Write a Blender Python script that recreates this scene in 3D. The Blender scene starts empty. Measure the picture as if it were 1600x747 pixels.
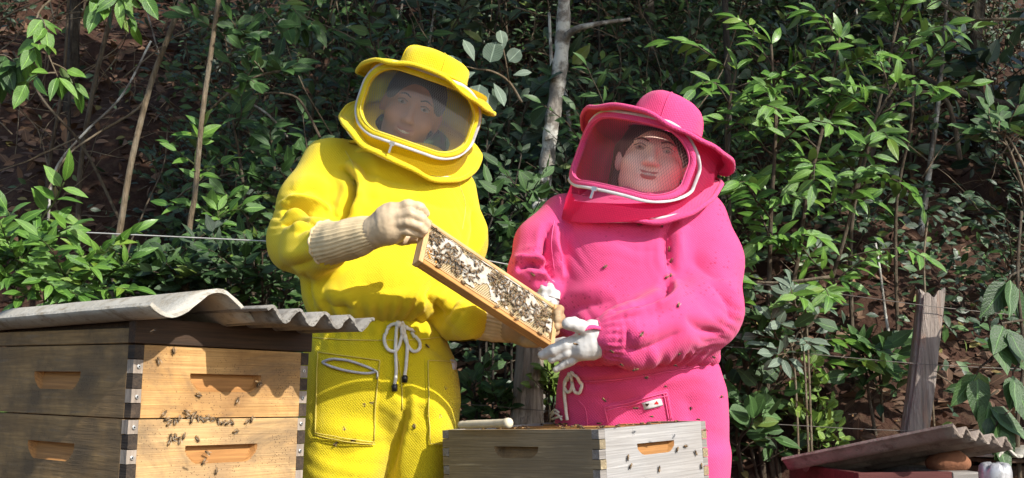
import bpy, bmesh, math, random
import numpy as np
from mathutils import Matrix, Vector, Euler
from mathutils.bvhtree import BVHTree

# ------------------------------------------------------------------ camera, sky, sun, exposure
R = math.radians
scene = bpy.context.scene
C = scene.collection
CAM_Z, FPX, PITCH = 0.87, 1700.0, math.atan2(236.5, 1700.0)
cam = bpy.data.objects.new('camera', bpy.data.cameras.new('camera'))
C.objects.link(cam)
cam.location = (0, 0, CAM_Z)
cam.rotation_euler = (math.pi / 2 + PITCH, 0, 0)
cam.data.sensor_width = 36.0
cam.data.lens = 36.0 * FPX / 1600.0
cam.data.clip_start, cam.data.clip_end = 0.05, 300
scene.camera = cam

SUN_EL = R(35)
SUN_H = Vector((0.735, -0.68, 0)).normalized()
SUN = (SUN_H * math.cos(SUN_EL) + Vector((0, 0, math.sin(SUN_EL)))).normalized()
world = bpy.data.worlds.new('World')
scene.world = world
world.use_nodes = True
wn = world.node_tree.nodes
sky = wn.new('ShaderNodeTexSky')
sky.sky_type = 'NISHITA'
sky.sun_disc = False
sky.sun_elevation = SUN_EL
sky.sun_rotation = math.atan2(SUN_H.x, SUN_H.y)
wn['Background'].inputs['Strength'].default_value = 0.15
world.node_tree.links.new(sky.outputs[0], wn['Background'].inputs['Color'])
sl = bpy.data.lights.new('sun', 'SUN')
sl.energy, sl.angle, sl.color = 4.1, R(0.55), (1.0, 0.95, 0.87)
sun = bpy.data.objects.new('sun', sl)
C.objects.link(sun)
sun.rotation_euler = (-SUN).to_track_quat('-Z', 'Y').to_euler()
sun.location = SUN * 20
scene.view_settings.view_transform = 'Standard'
scene.view_settings.look = 'None'
scene.view_settings.exposure = 0.66
scene.view_settings.gamma = 1.0
scene.cycles.transparent_max_bounces = 12
scene.cycles.max_bounces = 5
scene.cycles.diffuse_bounces = 3
scene.cycles.glossy_bounces = 2

rng = random.Random(7)
nr = np.random.RandomState(11)


def P(px, py, Y):
    """the point seen at photo pixel (px, py) on the frontal plane Y metres ahead (for measuring the layout)"""
    dx, dy = (px - 800) / FPX, (373.5 - py) / FPX
    c, s = math.cos(PITCH), math.sin(PITCH)
    d = Vector((dx, c - dy * s, s + dy * c))
    return Vector((0, 0, CAM_Z)) + d * (Y / d.y)


# ------------------------------------------------------------------ object helpers
W = {}


def link(o, parent=None, M=None):
    C.objects.link(o)
    M = M or Matrix.Identity(4)
    W[o] = M
    if parent is not None:
        o.parent = parent
        o.matrix_basis = W[parent].inverted() @ M
    else:
        o.matrix_basis = M
    return o


def tag(o, label, cat, group=None, kind=None):
    o['label'] = label
    if cat:
        o['category'] = cat
    if group:
        o['group'] = group
    if kind:
        o['kind'] = kind
    return o


def empty(name, loc, label, cat, group=None, M=None):
    o = bpy.data.objects.new(name, None)
    o.empty_display_size = 0.05
    link(o, None, M or Matrix.Translation(Vector(loc)))
    return tag(o, label, cat, group)


def mesh_np(name, v, f, mat=None, smooth=True, uv=None):
    """f: (n,3) or (n,4) int array"""
    v = np.asarray(v, np.float32)
    f = np.asarray(f, np.int32)
    me = bpy.data.meshes.new(name)
    me.vertices.add(len(v))
    me.vertices.foreach_set('co', v.ravel())
    k = f.shape[1]
    me.loops.add(f.size)
    me.loops.foreach_set('vertex_index', f.ravel())
    me.polygons.add(len(f))
    me.polygons.foreach_set('loop_start', np.arange(0, f.size, k, dtype=np.int32))
    me.polygons.foreach_set('use_smooth', np.full(len(f), smooth, dtype=bool))
    me.update(calc_edges=True)
    if uv is not None:
        ul = me.uv_layers.new(name='UVMap')
        ul.data.foreach_set('uv', np.asarray(uv, np.float32)[f.ravel()].ravel())
    if mat:
        me.materials.append(mat)
    return me


class MB:
    """collects faces into one mesh"""
    def __init__(self):
        self.v, self.f, self.mi = [], [], []

    def add(self, vs, fs, mi=0):
        b = len(self.v)
        self.v += [tuple(p) for p in vs]
        self.f += [tuple(i + b for i in f) for f in fs]
        self.mi += [mi] * len(fs)
        return self

    def box(self, a, b, mi=0, M=None, bev=0.0):
        x0, y0, z0 = a
        x1, y1, z1 = b
        vs = [Vector(p) for p in ((x0, y0, z0), (x1, y0, z0), (x1, y1, z0), (x0, y1, z0), (x0, y0, z1), (x1, y0, z1), (x1, y1, z1), (x0, y1, z1))]
        if M:
            vs = [M @ p for p in vs]
        return self.add(vs, [(0, 3, 2, 1), (4, 5, 6, 7), (0, 1, 5, 4), (1, 2, 6, 5), (2, 3, 7, 6), (3, 0, 4, 7)], mi)

    def tube(self, pts, rad, n=8, cap=True, mi=0, closed=False, ref=None, flat=1.0):
        pts = [Vector(p) for p in pts]
        m = len(pts)
        if not hasattr(rad, '__len__'):
            rad = [rad] * m
        up = ref
        rings = []
        prev = None
        for i in range(m):
            if closed:
                t = pts[(i + 1) % m] - pts[i - 1]
            else:
                t = pts[min(i + 1, m - 1)] - pts[max(i - 1, 0)]
            if t.length < 1e-9:
                t = Vector((0, 0, 1))
            t.normalize()
            if up is not None:
                a = t.cross(up)
                if a.length < 1e-4:
                    a = t.orthogonal()
                a.normalize()
            elif prev is None:
                a = t.orthogonal().normalized()
            else:
                a = prev - t * prev.dot(t)
                if a.length < 1e-5:
                    a = t.orthogonal()
                a.normalize()
            prev = a
            b = t.cross(a)
            rings.append([pts[i] + (a * math.cos(2 * math.pi * k / n) + b * math.sin(2 * math.pi * k / n) * flat) * rad[i] for k in range(n)])
        vs = [p for r in rings for p in r]
        fs = []
        for i in range(m if closed else m - 1):
            j = (i + 1) % m
            for k in range(n):
                l = (k + 1) % n
                fs.append((i * n + k, i * n + l, j * n + l, j * n + k))
        if cap and not closed:
            fs.append(tuple(range(n - 1, -1, -1)))
            fs.append(tuple((m - 1) * n + k for k in range(n)))
        return self.add(vs, fs, mi)

    def sphere(self, c, r, nu=10, nv=7, mi=0, M=None):
        c = Vector(c)
        rx, ry, rz = (r, r, r) if not hasattr(r, '__len__') else r
        vs, fs = [], []
        for j in range(nv + 1):
            ph = math.pi * j / nv
            for i in range(nu):
                th = 2 * math.pi * i / nu
                p = Vector((rx * math.sin(ph) * math.cos(th), ry * math.sin(ph) * math.sin(th), rz * math.cos(ph)))
                vs.append(c + (M @ p if M else p))
        for j in range(nv):
            for i in range(nu):
                k = (i + 1) % nu
                fs.append((j * nu + i, (j + 1) * nu + i, (j + 1) * nu + k, j * nu + k))
        return self.add(vs, fs, mi)

    def mesh(self, name, mats, smooth=False):
        me = bpy.data.meshes.new(name)
        me.from_pydata(self.v, [], self.f)
        for m in (mats if isinstance(mats, (list, tuple)) else [mats]):
            me.materials.append(m)
        me.polygons.foreach_set('material_index', self.mi)
        me.polygons.foreach_set('use_smooth', [smooth] * len(self.f))
        me.update()
        return me

    def build(self, name, mats, parent=None, M=None, smooth=False, bevel=0.0):
        me = self.mesh(name, mats, smooth)
        if bevel:
            bm = bmesh.new()
            bm.from_mesh(me)
            bmesh.ops.bevel(bm, geom=bm.edges[:], offset=bevel, segments=1, affect='EDGES', clamp_overlap=True)
            bm.to_mesh(me)
            bm.free()
        return link(bpy.data.objects.new(name, me), parent, M)


def catmull(pts, n=6):
    pts = [Vector(p) for p in pts]
    q = [2 * pts[0] - pts[1]] + pts + [2 * pts[-1] - pts[-2]]
    out = []
    for i in range(1, len(q) - 2):
        for k in range(n):
            t = k / n
            out.append(0.5 * (2 * q[i] + (q[i + 1] - q[i - 1]) * t + (2 * q[i - 1] - 5 * q[i] + 4 * q[i + 1] - q[i + 2]) * t * t
                              + (3 * q[i] - q[i - 1] - 3 * q[i + 1] + q[i + 2]) * t ** 3))
    out.append(pts[-1])
    return out


def lerp_list(rs, m):
    return list(np.interp(np.linspace(0, 1, m), np.linspace(0, 1, len(rs)), rs))


def sn(p, scale, seed=0, octaves=3):
    """smooth sum-of-sines noise in -1..1 for numpy points (n,3)"""
    r = np.random.RandomState(seed)
    out = np.zeros(len(p))
    amp, tot = 1.0, 0.0
    for o in range(octaves):
        for k in range(4):
            d = r.normal(size=3)
            d /= np.linalg.norm(d)
            out += amp * np.sin(p @ d * scale * (2 ** o) * r.uniform(0.7, 1.4) + r.uniform(0, 6.28))
        tot += amp * 2.2
        amp *= 0.5
    return out / tot


# ------------------------------------------------------------------ implicit surfaces
def rc(p, a, b, ra, rb):
    a, b = np.array(a, np.float32), np.array(b, np.float32)
    ba = b - a
    pa = p - a
    h = np.clip(pa @ ba / max(ba @ ba, 1e-9), 0, 1)
    d = pa - h[..., None] * ba
    return np.sqrt((d * d).sum(-1)) - (ra + (rb - ra) * h)


def smin(a, b, k):
    h = np.clip(0.5 + 0.5 * (b - a) / k, 0, 1)
    return b + (a - b) * h - k * h * (1 - h)


def chain(p, pts, rs, k=0.02):
    d = None
    for i in range(len(pts) - 1):
        e = rc(p, pts[i], pts[i + 1], rs[i], rs[i + 1])
        d = e if d is None else smin(d, e, k)
    return d


def ellip(p, c, r):
    q = p - np.array(c, np.float32)
    r = np.array(r, np.float32)
    k0 = np.sqrt(((q / r) ** 2).sum(-1))
    k1 = np.sqrt(((q / (r * r)) ** 2).sum(-1)) + 1e-9
    return k0 * (k0 - 1) / k1


def loft(p, rings, n=2.3, kz=0.02):
    """rings sorted by z: (z, cx, cy, ax, ay)"""
    r = np.array(sorted([tuple(x) for x in rings]), np.float64)
    zz = np.linspace(r[0, 0], r[-1, 0], 160)
    tab = [np.interp(zz, r[:, 0], r[:, i]) for i in range(1, 5)]
    ker = np.hanning(13)
    ker /= ker.sum()
    tab = [np.convolve(np.pad(t, 6, mode='edge'), ker, 'valid') for t in tab]
    z = p[..., 2]
    cx, cy, ax, ay = [np.interp(z, zz, t).astype(np.float32) for t in tab]
    x, y = np.abs(p[..., 0] - cx) / ax, np.abs(p[..., 1] - cy) / ay
    d = ((x ** n + y ** n) ** (1 / n) - 1) * np.minimum(ax, ay)
    e = np.maximum(r[0, 0] - z, z - r[-1, 0])
    return -smin(-d, -e, kz)


def surfnets(F, org, h):
    s = F < 0
    n = np.array(F.shape)
    c = np.zeros(n - 1, np.int8)
    for i in (0, 1):
        for j in (0, 1):
            for k in (0, 1):
                c += s[i:n[0] - 1 + i, j:n[1] - 1 + j, k:n[2] - 1 + k]
    act = (c > 0) & (c < 8)
    I = np.argwhere(act)
    idx = np.full(act.shape, -1, np.int64)
    idx[act] = np.arange(len(I))
    acc = np.zeros((len(I), 3))
    cnt = np.zeros(len(I))
    for ax in range(3):
        o = [a for a in range(3) if a != ax]
        for b in (0, 1):
            for d in (0, 1):
                q0 = I.copy()
                q0[:, o[0]] += b
                q0[:, o[1]] += d
                q1 = q0.copy()
                q1[:, ax] += 1
                f0, f1 = F[tuple(q0.T)], F[tuple(q1.T)]
                m = (f0 < 0) != (f1 < 0)
                t = f0[m] / (f0[m] - f1[m])
                pos = q0[m].astype(float)
                pos[:, ax] += t
                acc[m] += pos
                cnt[m] += 1
    V = acc / cnt[:, None] * h + np.array(org)
    Q = []
    for ax in range(3):
        o = [(ax + 1) % 3, (ax + 2) % 3]
        sl0 = [slice(None)] * 3
        sl1 = [slice(None)] * 3
        sl0[ax], sl1[ax] = slice(0, -1), slice(1, None)
        x = s[tuple(sl0)] != s[tuple(sl1)]
        E = np.argwhere(x)
        E = E[(E[:, o[0]] > 0) & (E[:, o[1]] > 0) & (E[:, o[0]] < n[o[0]] - 1) & (E[:, o[1]] < n[o[1]] - 1)]
        ins = s[tuple(E.T)]
        cs = []
        for (b, d) in ((-1, -1), (0, -1), (0, 0), (-1, 0)):
            q = E.copy()
            q[:, o[0]] += b
            q[:, o[1]] += d
            cs.append(idx[tuple(q.T)])
        cs = np.stack(cs, 1)
        cs[~ins] = cs[~ins][:, ::-1]
        Q.append(cs)
    Q = np.concatenate(Q)
    return V, Q[(Q >= 0).all(1)]


def sdf_surface(fn, lo, hi, h, smooth=2):
    lo, hi = np.array(lo, float), np.array(hi, float)
    ax = [np.arange(lo[i], hi[i] + h, h, dtype=np.float32) for i in range(3)]
    g = np.stack(np.meshgrid(*ax, indexing='ij'), -1)
    V, Q = surfnets(fn(g), lo, h)
    return relax(V, Q, smooth), Q


def relax(V, Q, it):
    E = np.concatenate([Q[:, [0, 1]], Q[:, [1, 2]], Q[:, [2, 3]], Q[:, [3, 0]]])
    for _ in range(it):
        S = np.zeros_like(V)
        n = np.bincount(E.ravel(), minlength=len(V))[:, None]
        for k in range(3):
            S[:, k] = np.bincount(E[:, 0], V[E[:, 1], k], len(V)) + np.bincount(E[:, 1], V[E[:, 0], k], len(V))
        V = 0.45 * V + 0.55 * S / np.maximum(n, 1)
    return V


def vnormals(V, Q):
    a = np.cross(V[Q[:, 2]] - V[Q[:, 0]], V[Q[:, 3]] - V[Q[:, 1]])
    N = np.zeros_like(V)
    for k in range(3):
        for j in range(4):
            N[:, k] += np.bincount(Q[:, j], a[:, k], len(V))
    return N / (np.linalg.norm(N, axis=1)[:, None] + 1e-12)


def folds(V, Q, fl):
    """press creases (with raised lips) into the camera-side of a garment; fl: (points xyz, width, depth)"""
    N = vnormals(V, Q)
    D = np.zeros(len(V))
    for pts, w, dep in fl:
        pts = catmull(pts, 5)
        A = np.array([(p.x, p.z) for p in pts])
        best = np.full(len(V), 9.0)
        bt = np.zeros(len(V))
        sd = np.zeros(len(V))
        X = V[:, [0, 2]]
        for i in range(len(A) - 1):
            ab = A[i + 1] - A[i]
            h = np.clip(((X - A[i]) @ ab) / (ab @ ab + 1e-9), 0, 1)
            dv = X - A[i] - h[:, None] * ab
            d = np.hypot(dv[:, 0], dv[:, 1])
            m = d < best
            best[m] = d[m]
            bt[m] = ((i + h) / (len(A) - 1))[m]
            sd[m] = np.sign(ab[0] * dv[:, 1] - ab[1] * dv[:, 0])[m]
        env = np.clip(np.sin(np.pi * np.clip(bt, 0, 1)), 0, 1) ** 0.6
        gate = np.clip(0.35 - N[:, 1], 0, 1) ** 0.5 * (N[:, 1] < 0.3)
        D += 1.4 * gate * env * dep * (-np.exp(-best / (0.75 * w)) * 1.15 + 0.75 * np.exp(-((best - 2.2 * w) / (1.3 * w)) ** 2) * (0.65 + 0.35 * sd))
    return V + N * D[:, None]


def wrinkles(V, Q, spots):
    """fans of small sharp creases; spots: (centre, radius, direction across the creases, spacing, depth)"""
    N = vnormals(V, Q)
    D = np.zeros(len(V))
    for i, (c, r, d, lam, dep) in enumerate(spots):
        q = V - np.array(c)
        d = np.array(Vector(d).normalized())
        e = np.exp(-((q * q).sum(1) / (r * r)) ** 1.5)
        s = q @ d + 0.35 * lam * sn(V, 1.1 / lam, 50 + i, 2) + 0.6 * lam * sn(V, 14, 90 + i, 1)
        w = np.abs(np.sin(np.pi * s / lam)) ** 0.55
        D += e * dep * (w - 0.75) * (0.7 + 0.6 * sn(V, 0.5 / lam, 70 + i, 1))
    return V + N * D[:, None]


# ------------------------------------------------------------------ material helpers
class G:
    def __init__(self, name, rough=0.7):
        self.m = bpy.data.materials.new(name)
        self.m.use_nodes = True
        self.t = self.m.node_tree
        self.b = self.t.nodes['Principled BSDF']
        self.b.inputs['Roughness'].default_value = rough
        self.b.inputs['Specular IOR Level'].default_value = 0.35

    def n(self, typ, ins=None, **props):
        nd = self.t.nodes.new('ShaderNode' + typ)
        for k, v in props.items():
            setattr(nd, k, v)
        for k, v in (ins or {}).items():
            s = nd.inputs[k]
            if isinstance(v, bpy.types.NodeSocket):
                self.t.links.new(v, s)
            else:
                s.default_value = v
        return nd

    def co(self, kind='Object', scale=(1, 1, 1), rot=(0, 0, 0)):
        tc = self.n('TexCoord')
        return self.n('Mapping', {'Vector': tc.outputs[kind], 'Scale': scale, 'Rotation': rot}).outputs[0]

    def noise(self, vec, scale, detail=4, rough=0.55, dist=0.0):
        return self.n('TexNoise', {'Vector': vec, 'Scale': scale, 'Detail': detail, 'Roughness': rough, 'Distortion': dist}).outputs['Fac']

    def ramp(self, fac, stops):
        r = self.n('ValToRGB', {'Fac': fac})
        el = r.color_ramp.elements
        while len(el) < len(stops):
            el.new(0.5)
        for e, (p, c) in zip(el, stops):
            e.position = p
            e.color = (c, c, c, 1) if not hasattr(c, '__len__') else (*c, 1)
        return r.outputs['Color']

    def mix(self, fac, a, b, blend='MIX'):
        nd = self.t.nodes.new('ShaderNodeMix')
        nd.data_type = 'RGBA'
        nd.blend_type = blend
        for i, v in ((0, fac), (6, a), (7, b)):
            s = nd.inputs[i]
            if isinstance(v, bpy.types.NodeSocket):
                self.t.links.new(v, s)
            elif i and len(v) == 3:
                s.default_value = (*v, 1)
            else:
                s.default_value = v
        return nd.outputs[2]

    def math(self, op, a, b=0.0):
        nd = self.n('Math', operation=op)
        for i, v in enumerate((a, b)):
            if isinstance(v, bpy.types.NodeSocket):
                self.t.links.new(v, nd.inputs[i])
            else:
                nd.inputs[i].default_value = v
        return nd.outputs[0]

    def set(self, **k):
        for a, v in k.items():
            s = self.b.inputs[a.replace('_', ' ')]
            if isinstance(v, bpy.types.NodeSocket):
                self.t.links.new(v, s)
            elif hasattr(v, '__len__') and len(v) == 3:
                s.default_value = (*v, 1)
            else:
                s.default_value = v
        return self

    def bump(self, height, strength=0.4, dist=0.01):
        self.set(Normal=self.n('Bump', {'Height': height, 'Strength': strength, 'Distance': dist}).outputs[0])
        return self


def plain(name, col, rough=0.6, metal=0.0):
    g = G(name, rough).set(Base_Color=col, Metallic=metal)
    nz = g.noise(g.co(), 40, 3)
    g.bump(g.noise(g.co(), 55, 4), 0.25, 0.004)
    g.set(Base_Color=g.mix(g.ramp(nz, [(0.3, 0.0), (0.7, 1.0)]), tuple(c * 0.82 for c in col), tuple(min(1, c * 1.1) for c in col)))
    return g.m


def fabric(name, col, spots=0.0, spotcol=(0.2, 0.02, 0.06), dust=0.0, trans=0.0):
    g = G(name, 0.88)
    v = g.co()
    big = g.noise(v, 5, 4)
    c = g.mix(g.ramp(big, [(0.3, 0.0), (0.75, 1.0)]), tuple(x * 0.9 for x in col), tuple(min(1, x * 1.06) for x in col))
    if dust:
        d = g.noise(v, 17, 5, 0.7)
        c = g.mix(g.ramp(d, [(0.55, 0.0), (0.8, dust)]), c, (0.42, 0.32, 0.12))
    if spots:
        sp = g.n('TexVoronoi', {'Vector': v, 'Scale': 75.0, 'Randomness': 1.0})
        m1 = g.ramp(sp.outputs['Distance'], [(0.12, 1.0), (0.28, 0.0)])
        m2 = g.ramp(g.noise(v, 8, 4), [(0.47, 0.0), (0.60, spots)])
        c = g.mix(g.math('MULTIPLY', m1, m2), c, spotcol)
    sep = g.n('SeparateXYZ', {0: g.co(scale=(1, 1, 1.2), rot=(0, 0.6, 0))})
    flatc = g.n('CombineXYZ', {0: sep.outputs[0], 1: sep.outputs[2]}).outputs[0]
    wv = g.n('TexVoronoi', {'Vector': flatc, 'Scale': 190.0, 'Randomness': 0.15}, voronoi_dimensions='2D')
    weave = g.ramp(wv.outputs['Distance'], [(0.1, 0.0), (0.6, 1.0)])
    c = g.mix(g.math('MULTIPLY', weave, 0.27), c, tuple(x * 0.45 for x in col))
    fz = g.noise(v, 330, 3, 0.65)
    c = g.mix(g.ramp(fz, [(0.3, 0.30), (0.7, 0.0)]), c, tuple(x * 0.62 for x in col))
    h = g.math('ADD', g.math('MULTIPLY', weave, -0.45), g.math('ADD', g.math('MULTIPLY', g.noise(v, 60, 3), 0.6), g.math('MULTIPLY', fz, 0.9)))
    g.set(Base_Color=c, Sheen_Weight=0.14, Sheen_Roughness=0.6, Specular_IOR_Level=0.08)
    g.bump(h, 0.6, 0.0024)
    if trans:
        tr = g.n('BsdfTranslucent', {'Color': c})
        ms = g.n('MixShader', {0: trans, 1: g.b.outputs[0], 2: tr.outputs[0]})
        g.t.links.new(ms.outputs[0], g.t.nodes['Material Output'].inputs['Surface'])
    return g.m


def wood(name, c1, c2, c3=None, grain=(1.2, 26, 26), patch=0.0, patchcol=(0.05, 0.04, 0.03), grime=0.0, speck=0.0, rough=0.75, pscale=5.0):
    """grain runs along local X"""
    g = G(name, rough)
    v = g.co(scale=grain)
    n1 = g.noise(v, 3.2, 6, 0.6, 0.6)
    n2 = g.noise(g.co(scale=(grain[0] * 2, grain[1] * 4, grain[2] * 4)), 3.0, 3)
    c = g.mix(g.ramp(n1, [(0.32, 0.0), (0.68, 1.0)]), c1, c2)
    if c3:
        c = g.mix(g.ramp(g.noise(v, 6.0, 5, 0.7), [(0.56, 0.0), (0.68, 1.0)]), c, c3)
    c = g.mix(g.ramp(n2, [(0.4, 0.35), (0.62, 0.0)]), c, tuple(x * 0.35 for x in c1))
    if patch:
        pn = g.noise(g.co(scale=(1, 1, 1.0)), pscale, 5, 0.62)
        c = g.mix(g.ramp(pn, [(0.42, 0.0), (0.66, patch)]), c, patchcol)
    if grime:
        gn = g.noise(g.co(scale=(1.0, 1, 2.2)), 3.3, 7, 0.72, 0.8)
        c = g.mix(g.ramp(gn, [(0.47, 0.0), (0.62, grime)]), c, (0.13, 0.095, 0.06))
    if speck:
        sp = g.n('TexVoronoi', {'Vector': g.co(), 'Scale': 190.0})
        m1 = g.ramp(sp.outputs['Distance'], [(0.14, 1.0), (0.26, 0.0)])
        m2 = g.ramp(g.noise(g.co(), 9, 3), [(0.45, 0.0), (0.6, speck)])
        c = g.mix(g.math('MULTIPLY', m1, m2), c, (0.05, 0.025, 0.012))
    g.set(Base_Color=c)
    g.bump(g.math('ADD', n1, g.math('MULTIPLY', n2, 0.5)), 0.45, 0.004)
    return g.m


def leafmat(name, dark, light, under, rough=0.38, trans=0.18, vein=0.5):
    g = G(name, rough)
    oi = g.n('ObjectInfo').outputs['Random']
    geo = g.n('NewGeometry')
    rnd = g.math('FRACT', g.math('ADD', oi, geo.outputs['Random Per Island']))
    c = g.mix(rnd, dark, light)
    nz = g.noise(g.co('Generated' if False else 'Object'), 14, 3)
    c = g.mix(g.ramp(nz, [(0.35, 0.0), (0.7, 0.35)]), c, tuple(x * 0.6 for x in dark))
    yel = g.ramp(rnd, [(0.955, 0.0), (0.97, 1.0)])
    c = g.mix(g.math('MULTIPLY', yel, 0.5), c, (0.16, 0.2, 0.02))
    xyz = g.n('SeparateXYZ', {0: g.n('TexCoord').outputs['UV']})
    au = g.math('ABSOLUTE', g.math('SUBTRACT', xyz.outputs[0], 0.5))
    mid = g.ramp(au, [(0.018, 1.0), (0.05, 0.0)])
    sv = g.math('SINE', g.math('MULTIPLY', g.math('SUBTRACT', xyz.outputs[1], g.math('MULTIPLY', au, 0.55)), 62.0))
    side = g.ramp(sv, [(0.70, 0.0), (1.0, 0.35)])
    vv = g.math('MAXIMUM', mid, side)
    c = g.mix(g.math('MULTIPLY', vv, vein), c, tuple(min(1, x * 2.2 + 0.02) for x in light))
    c = g.mix(geo.outputs['Backfacing'], c, under)
    g.set(Base_Color=c, Specular_IOR_Level=0.5)
    g.bump(g.math('SUBTRACT', g.noise(g.co(), 30, 2), g.math('MULTIPLY', vv, 0.6)), 0.35, 0.006)
    if not trans:
        return g.m
    tr = g.n('BsdfTranslucent', {'Color': g.mix(0.5, c, (0.10, 0.2, 0.01))})
    ms = g.n('MixShader', {0: trans, 1: g.b.outputs[0], 2: tr.outputs[0]})
    out = g.t.nodes['Material Output']
    g.t.links.new(ms.outputs[0], out.inputs['Surface'])
    return g.m


M_YEL = fabric('yellow_fabric', (0.87, 0.66, 0.018), 0.22, (0.45, 0.27, 0.01), dust=0.20)
M_YELP = fabric('lemon_fabric', (0.82, 0.65, 0.014), 0.25, (0.35, 0.22, 0.02), dust=0.22)
M_PINK = fabric('pink_fabric', (0.82, 0.078, 0.245), 0.85, (0.36, 0.012, 0.06))
M_PINKT = fabric('pink_fabric_clean', (0.82, 0.078, 0.245), 0.2, (0.40, 0.012, 0.06))
M_YELH = fabric('yellow_hood_fabric', (0.87, 0.66, 0.018), 0.0, dust=0.06, trans=0.70)
M_PINKH = fabric('pink_hood_fabric', (0.90, 0.055, 0.21), 0.0, trans=0.75)
M_ZIP = plain('white_zip_tape', (0.60, 0.58, 0.58), 0.75)
M_STY = plain('pale_yellow_thread', (0.72, 0.58, 0.12), 0.8)
M_STP = plain('light_pink_thread', (0.85, 0.12, 0.30), 0.8)
M_CORD = plain('white_cord', (0.78, 0.75, 0.66), 0.75)
M_BLACK = plain('black_plastic', (0.012, 0.012, 0.014), 0.35)
M_METAL = plain('zinc_metal', (0.55, 0.55, 0.53), 0.4, 0.8)
M_GLOVE = plain('beige_latex', (0.58, 0.44, 0.28), 0.5)
M_GLOVED = plain('soiled_beige_latex', (0.42, 0.29, 0.16), 0.55)
M_KNIT = plain('cream_knit', (0.68, 0.53, 0.31), 0.9)
M_WHITEG = plain('white_leather', (0.54, 0.525, 0.50), 0.5)
M_EYE = plain('eye_white', (0.38, 0.34, 0.31), 0.3)
M_IRIS = plain('brown_iris', (0.03, 0.015, 0.008), 0.2)
M_BROW = plain('brown_brow', (0.10, 0.06, 0.04), 0.7)
M_HAIR = plain('dark_hair', (0.015, 0.010, 0.008), 0.5)
M_LIP = plain('lip_skin', (0.42, 0.10, 0.09), 0.45)
M_LIPM = plain('man_lip_skin', (0.36, 0.15, 0.11), 0.5)
M_TEETH = plain('teeth', (0.7, 0.66, 0.58), 0.3)


def skinmat(name, col):
    g = G(name, 0.5)
    nz = g.noise(g.co(), 25, 4)
    g.set(Base_Color=g.mix(nz, tuple(x * 0.8 for x in col), tuple(min(1, x * 1.15) for x in col)), Subsurface_Weight=0.0)
    return g.m


M_SKINM = skinmat('tanned_skin', (0.46, 0.25, 0.17))
M_SKINW = skinmat('light_skin', (0.90, 0.64, 0.52))


def veilmat(name, col, pitch, fill):
    g = G(name, 0.6)
    uv = g.n('UVMap').outputs[0] if False else g.n('TexCoord').outputs['UV']
    br = g.n('SeparateXYZ', {0: uv})
    def line(s):
        f = g.math('FRACT', g.math('MULTIPLY', s, 1.0 / pitch))
        return g.math('LESS_THAN', f, fill)
    u = g.math('ADD', br.outputs[0], g.math('MULTIPLY', br.outputs[1], 0.5))
    w = g.math('SUBTRACT', br.outputs[0], g.math('MULTIPLY', br.outputs[1], 0.5))
    m = g.math('MAXIMUM', line(u), line(w))
    g.set(Base_Color=col, Metallic=0.0)
    tr = g.n('BsdfTransparent')
    ms = g.n('MixShader', {0: m, 1: tr.outputs[0], 2: g.b.outputs[0]})
    g.t.links.new(ms.outputs[0], g.t.nodes['Material Output'].inputs['Surface'])
    return g.m


M_VEILM = veilmat('grey_wire_mesh', (0.19, 0.195, 0.21), 0.0058, 0.13)
M_VEILW = veilmat('dark_wire_mesh', (0.22, 0.11, 0.10), 0.0060, 0.11)
# ------------------------------------------------------------------ setting: ground and bank
def gz(x, y):
    t = np.clip((y - 3.0) / 3.5, 0, 1)
    s = np.clip((y - 2.98) / 0.55, 0, 1)
    z = 0.6 * s * s * (3 - 2 * s) + 2.35 * t * t * (3 - 2 * t) + np.clip(y - 6.2, 0, None) * 0.75
    k = np.clip((y - 2.9) / 1.0, 0, 1)
    return z + k * (0.13 * np.sin(x * 2.1 + y * 1.3) + 0.07 * np.sin(x * 5.3 - y * 3.1 + 1.0) + 0.03 * np.sin(x * 13 + y * 9))


def soilmat():
    g = G('red_brown_soil', 0.95)
    v = g.co()
    c = g.mix(g.noise(v, 3, 6, 0.65), (0.032, 0.016, 0.010), (0.085, 0.036, 0.020))
    c = g.mix(g.ramp(g.noise(v, 22, 5, 0.7), [(0.5, 0.0), (0.62, 0.7)]), c, (0.10, 0.06, 0.035))
    g.set(Base_Color=c)
    g.bump(g.noise(v, 18, 8, 0.7), 0.9, 0.05)
    return g.m


def grid_ground():
    xs = np.concatenate([np.linspace(-40, -7, 12)[:-1], np.linspace(-7, 7, 170), np.linspace(7, 40, 12)[1:]])
    ys = np.concatenate([np.linspace(-40, 2.4, 20)[:-1], np.linspace(2.4, 9, 90), np.linspace(9, 40, 20)[1:]])
    X, Y = np.meshgrid(xs, ys, indexing='ij')
    Z = gz(X, np.minimum(Y, 14))
    V = np.stack([X, Y, Z], -1).reshape(-1, 3)
    n, m = X.shape
    i = np.arange(n * m).reshape(n, m)
    Q = np.stack([i[:-1, :-1], i[1:, :-1], i[1:, 1:], i[:-1, 1:]], -1).reshape(-1, 4)
    return mesh_np('ground', V, Q, soilmat())


ground = link(bpy.data.objects.new('ground', grid_ground()))
ground['kind'] = 'structure'
ground['label'] = 'red brown soil bank rising behind the beekeepers'

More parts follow.
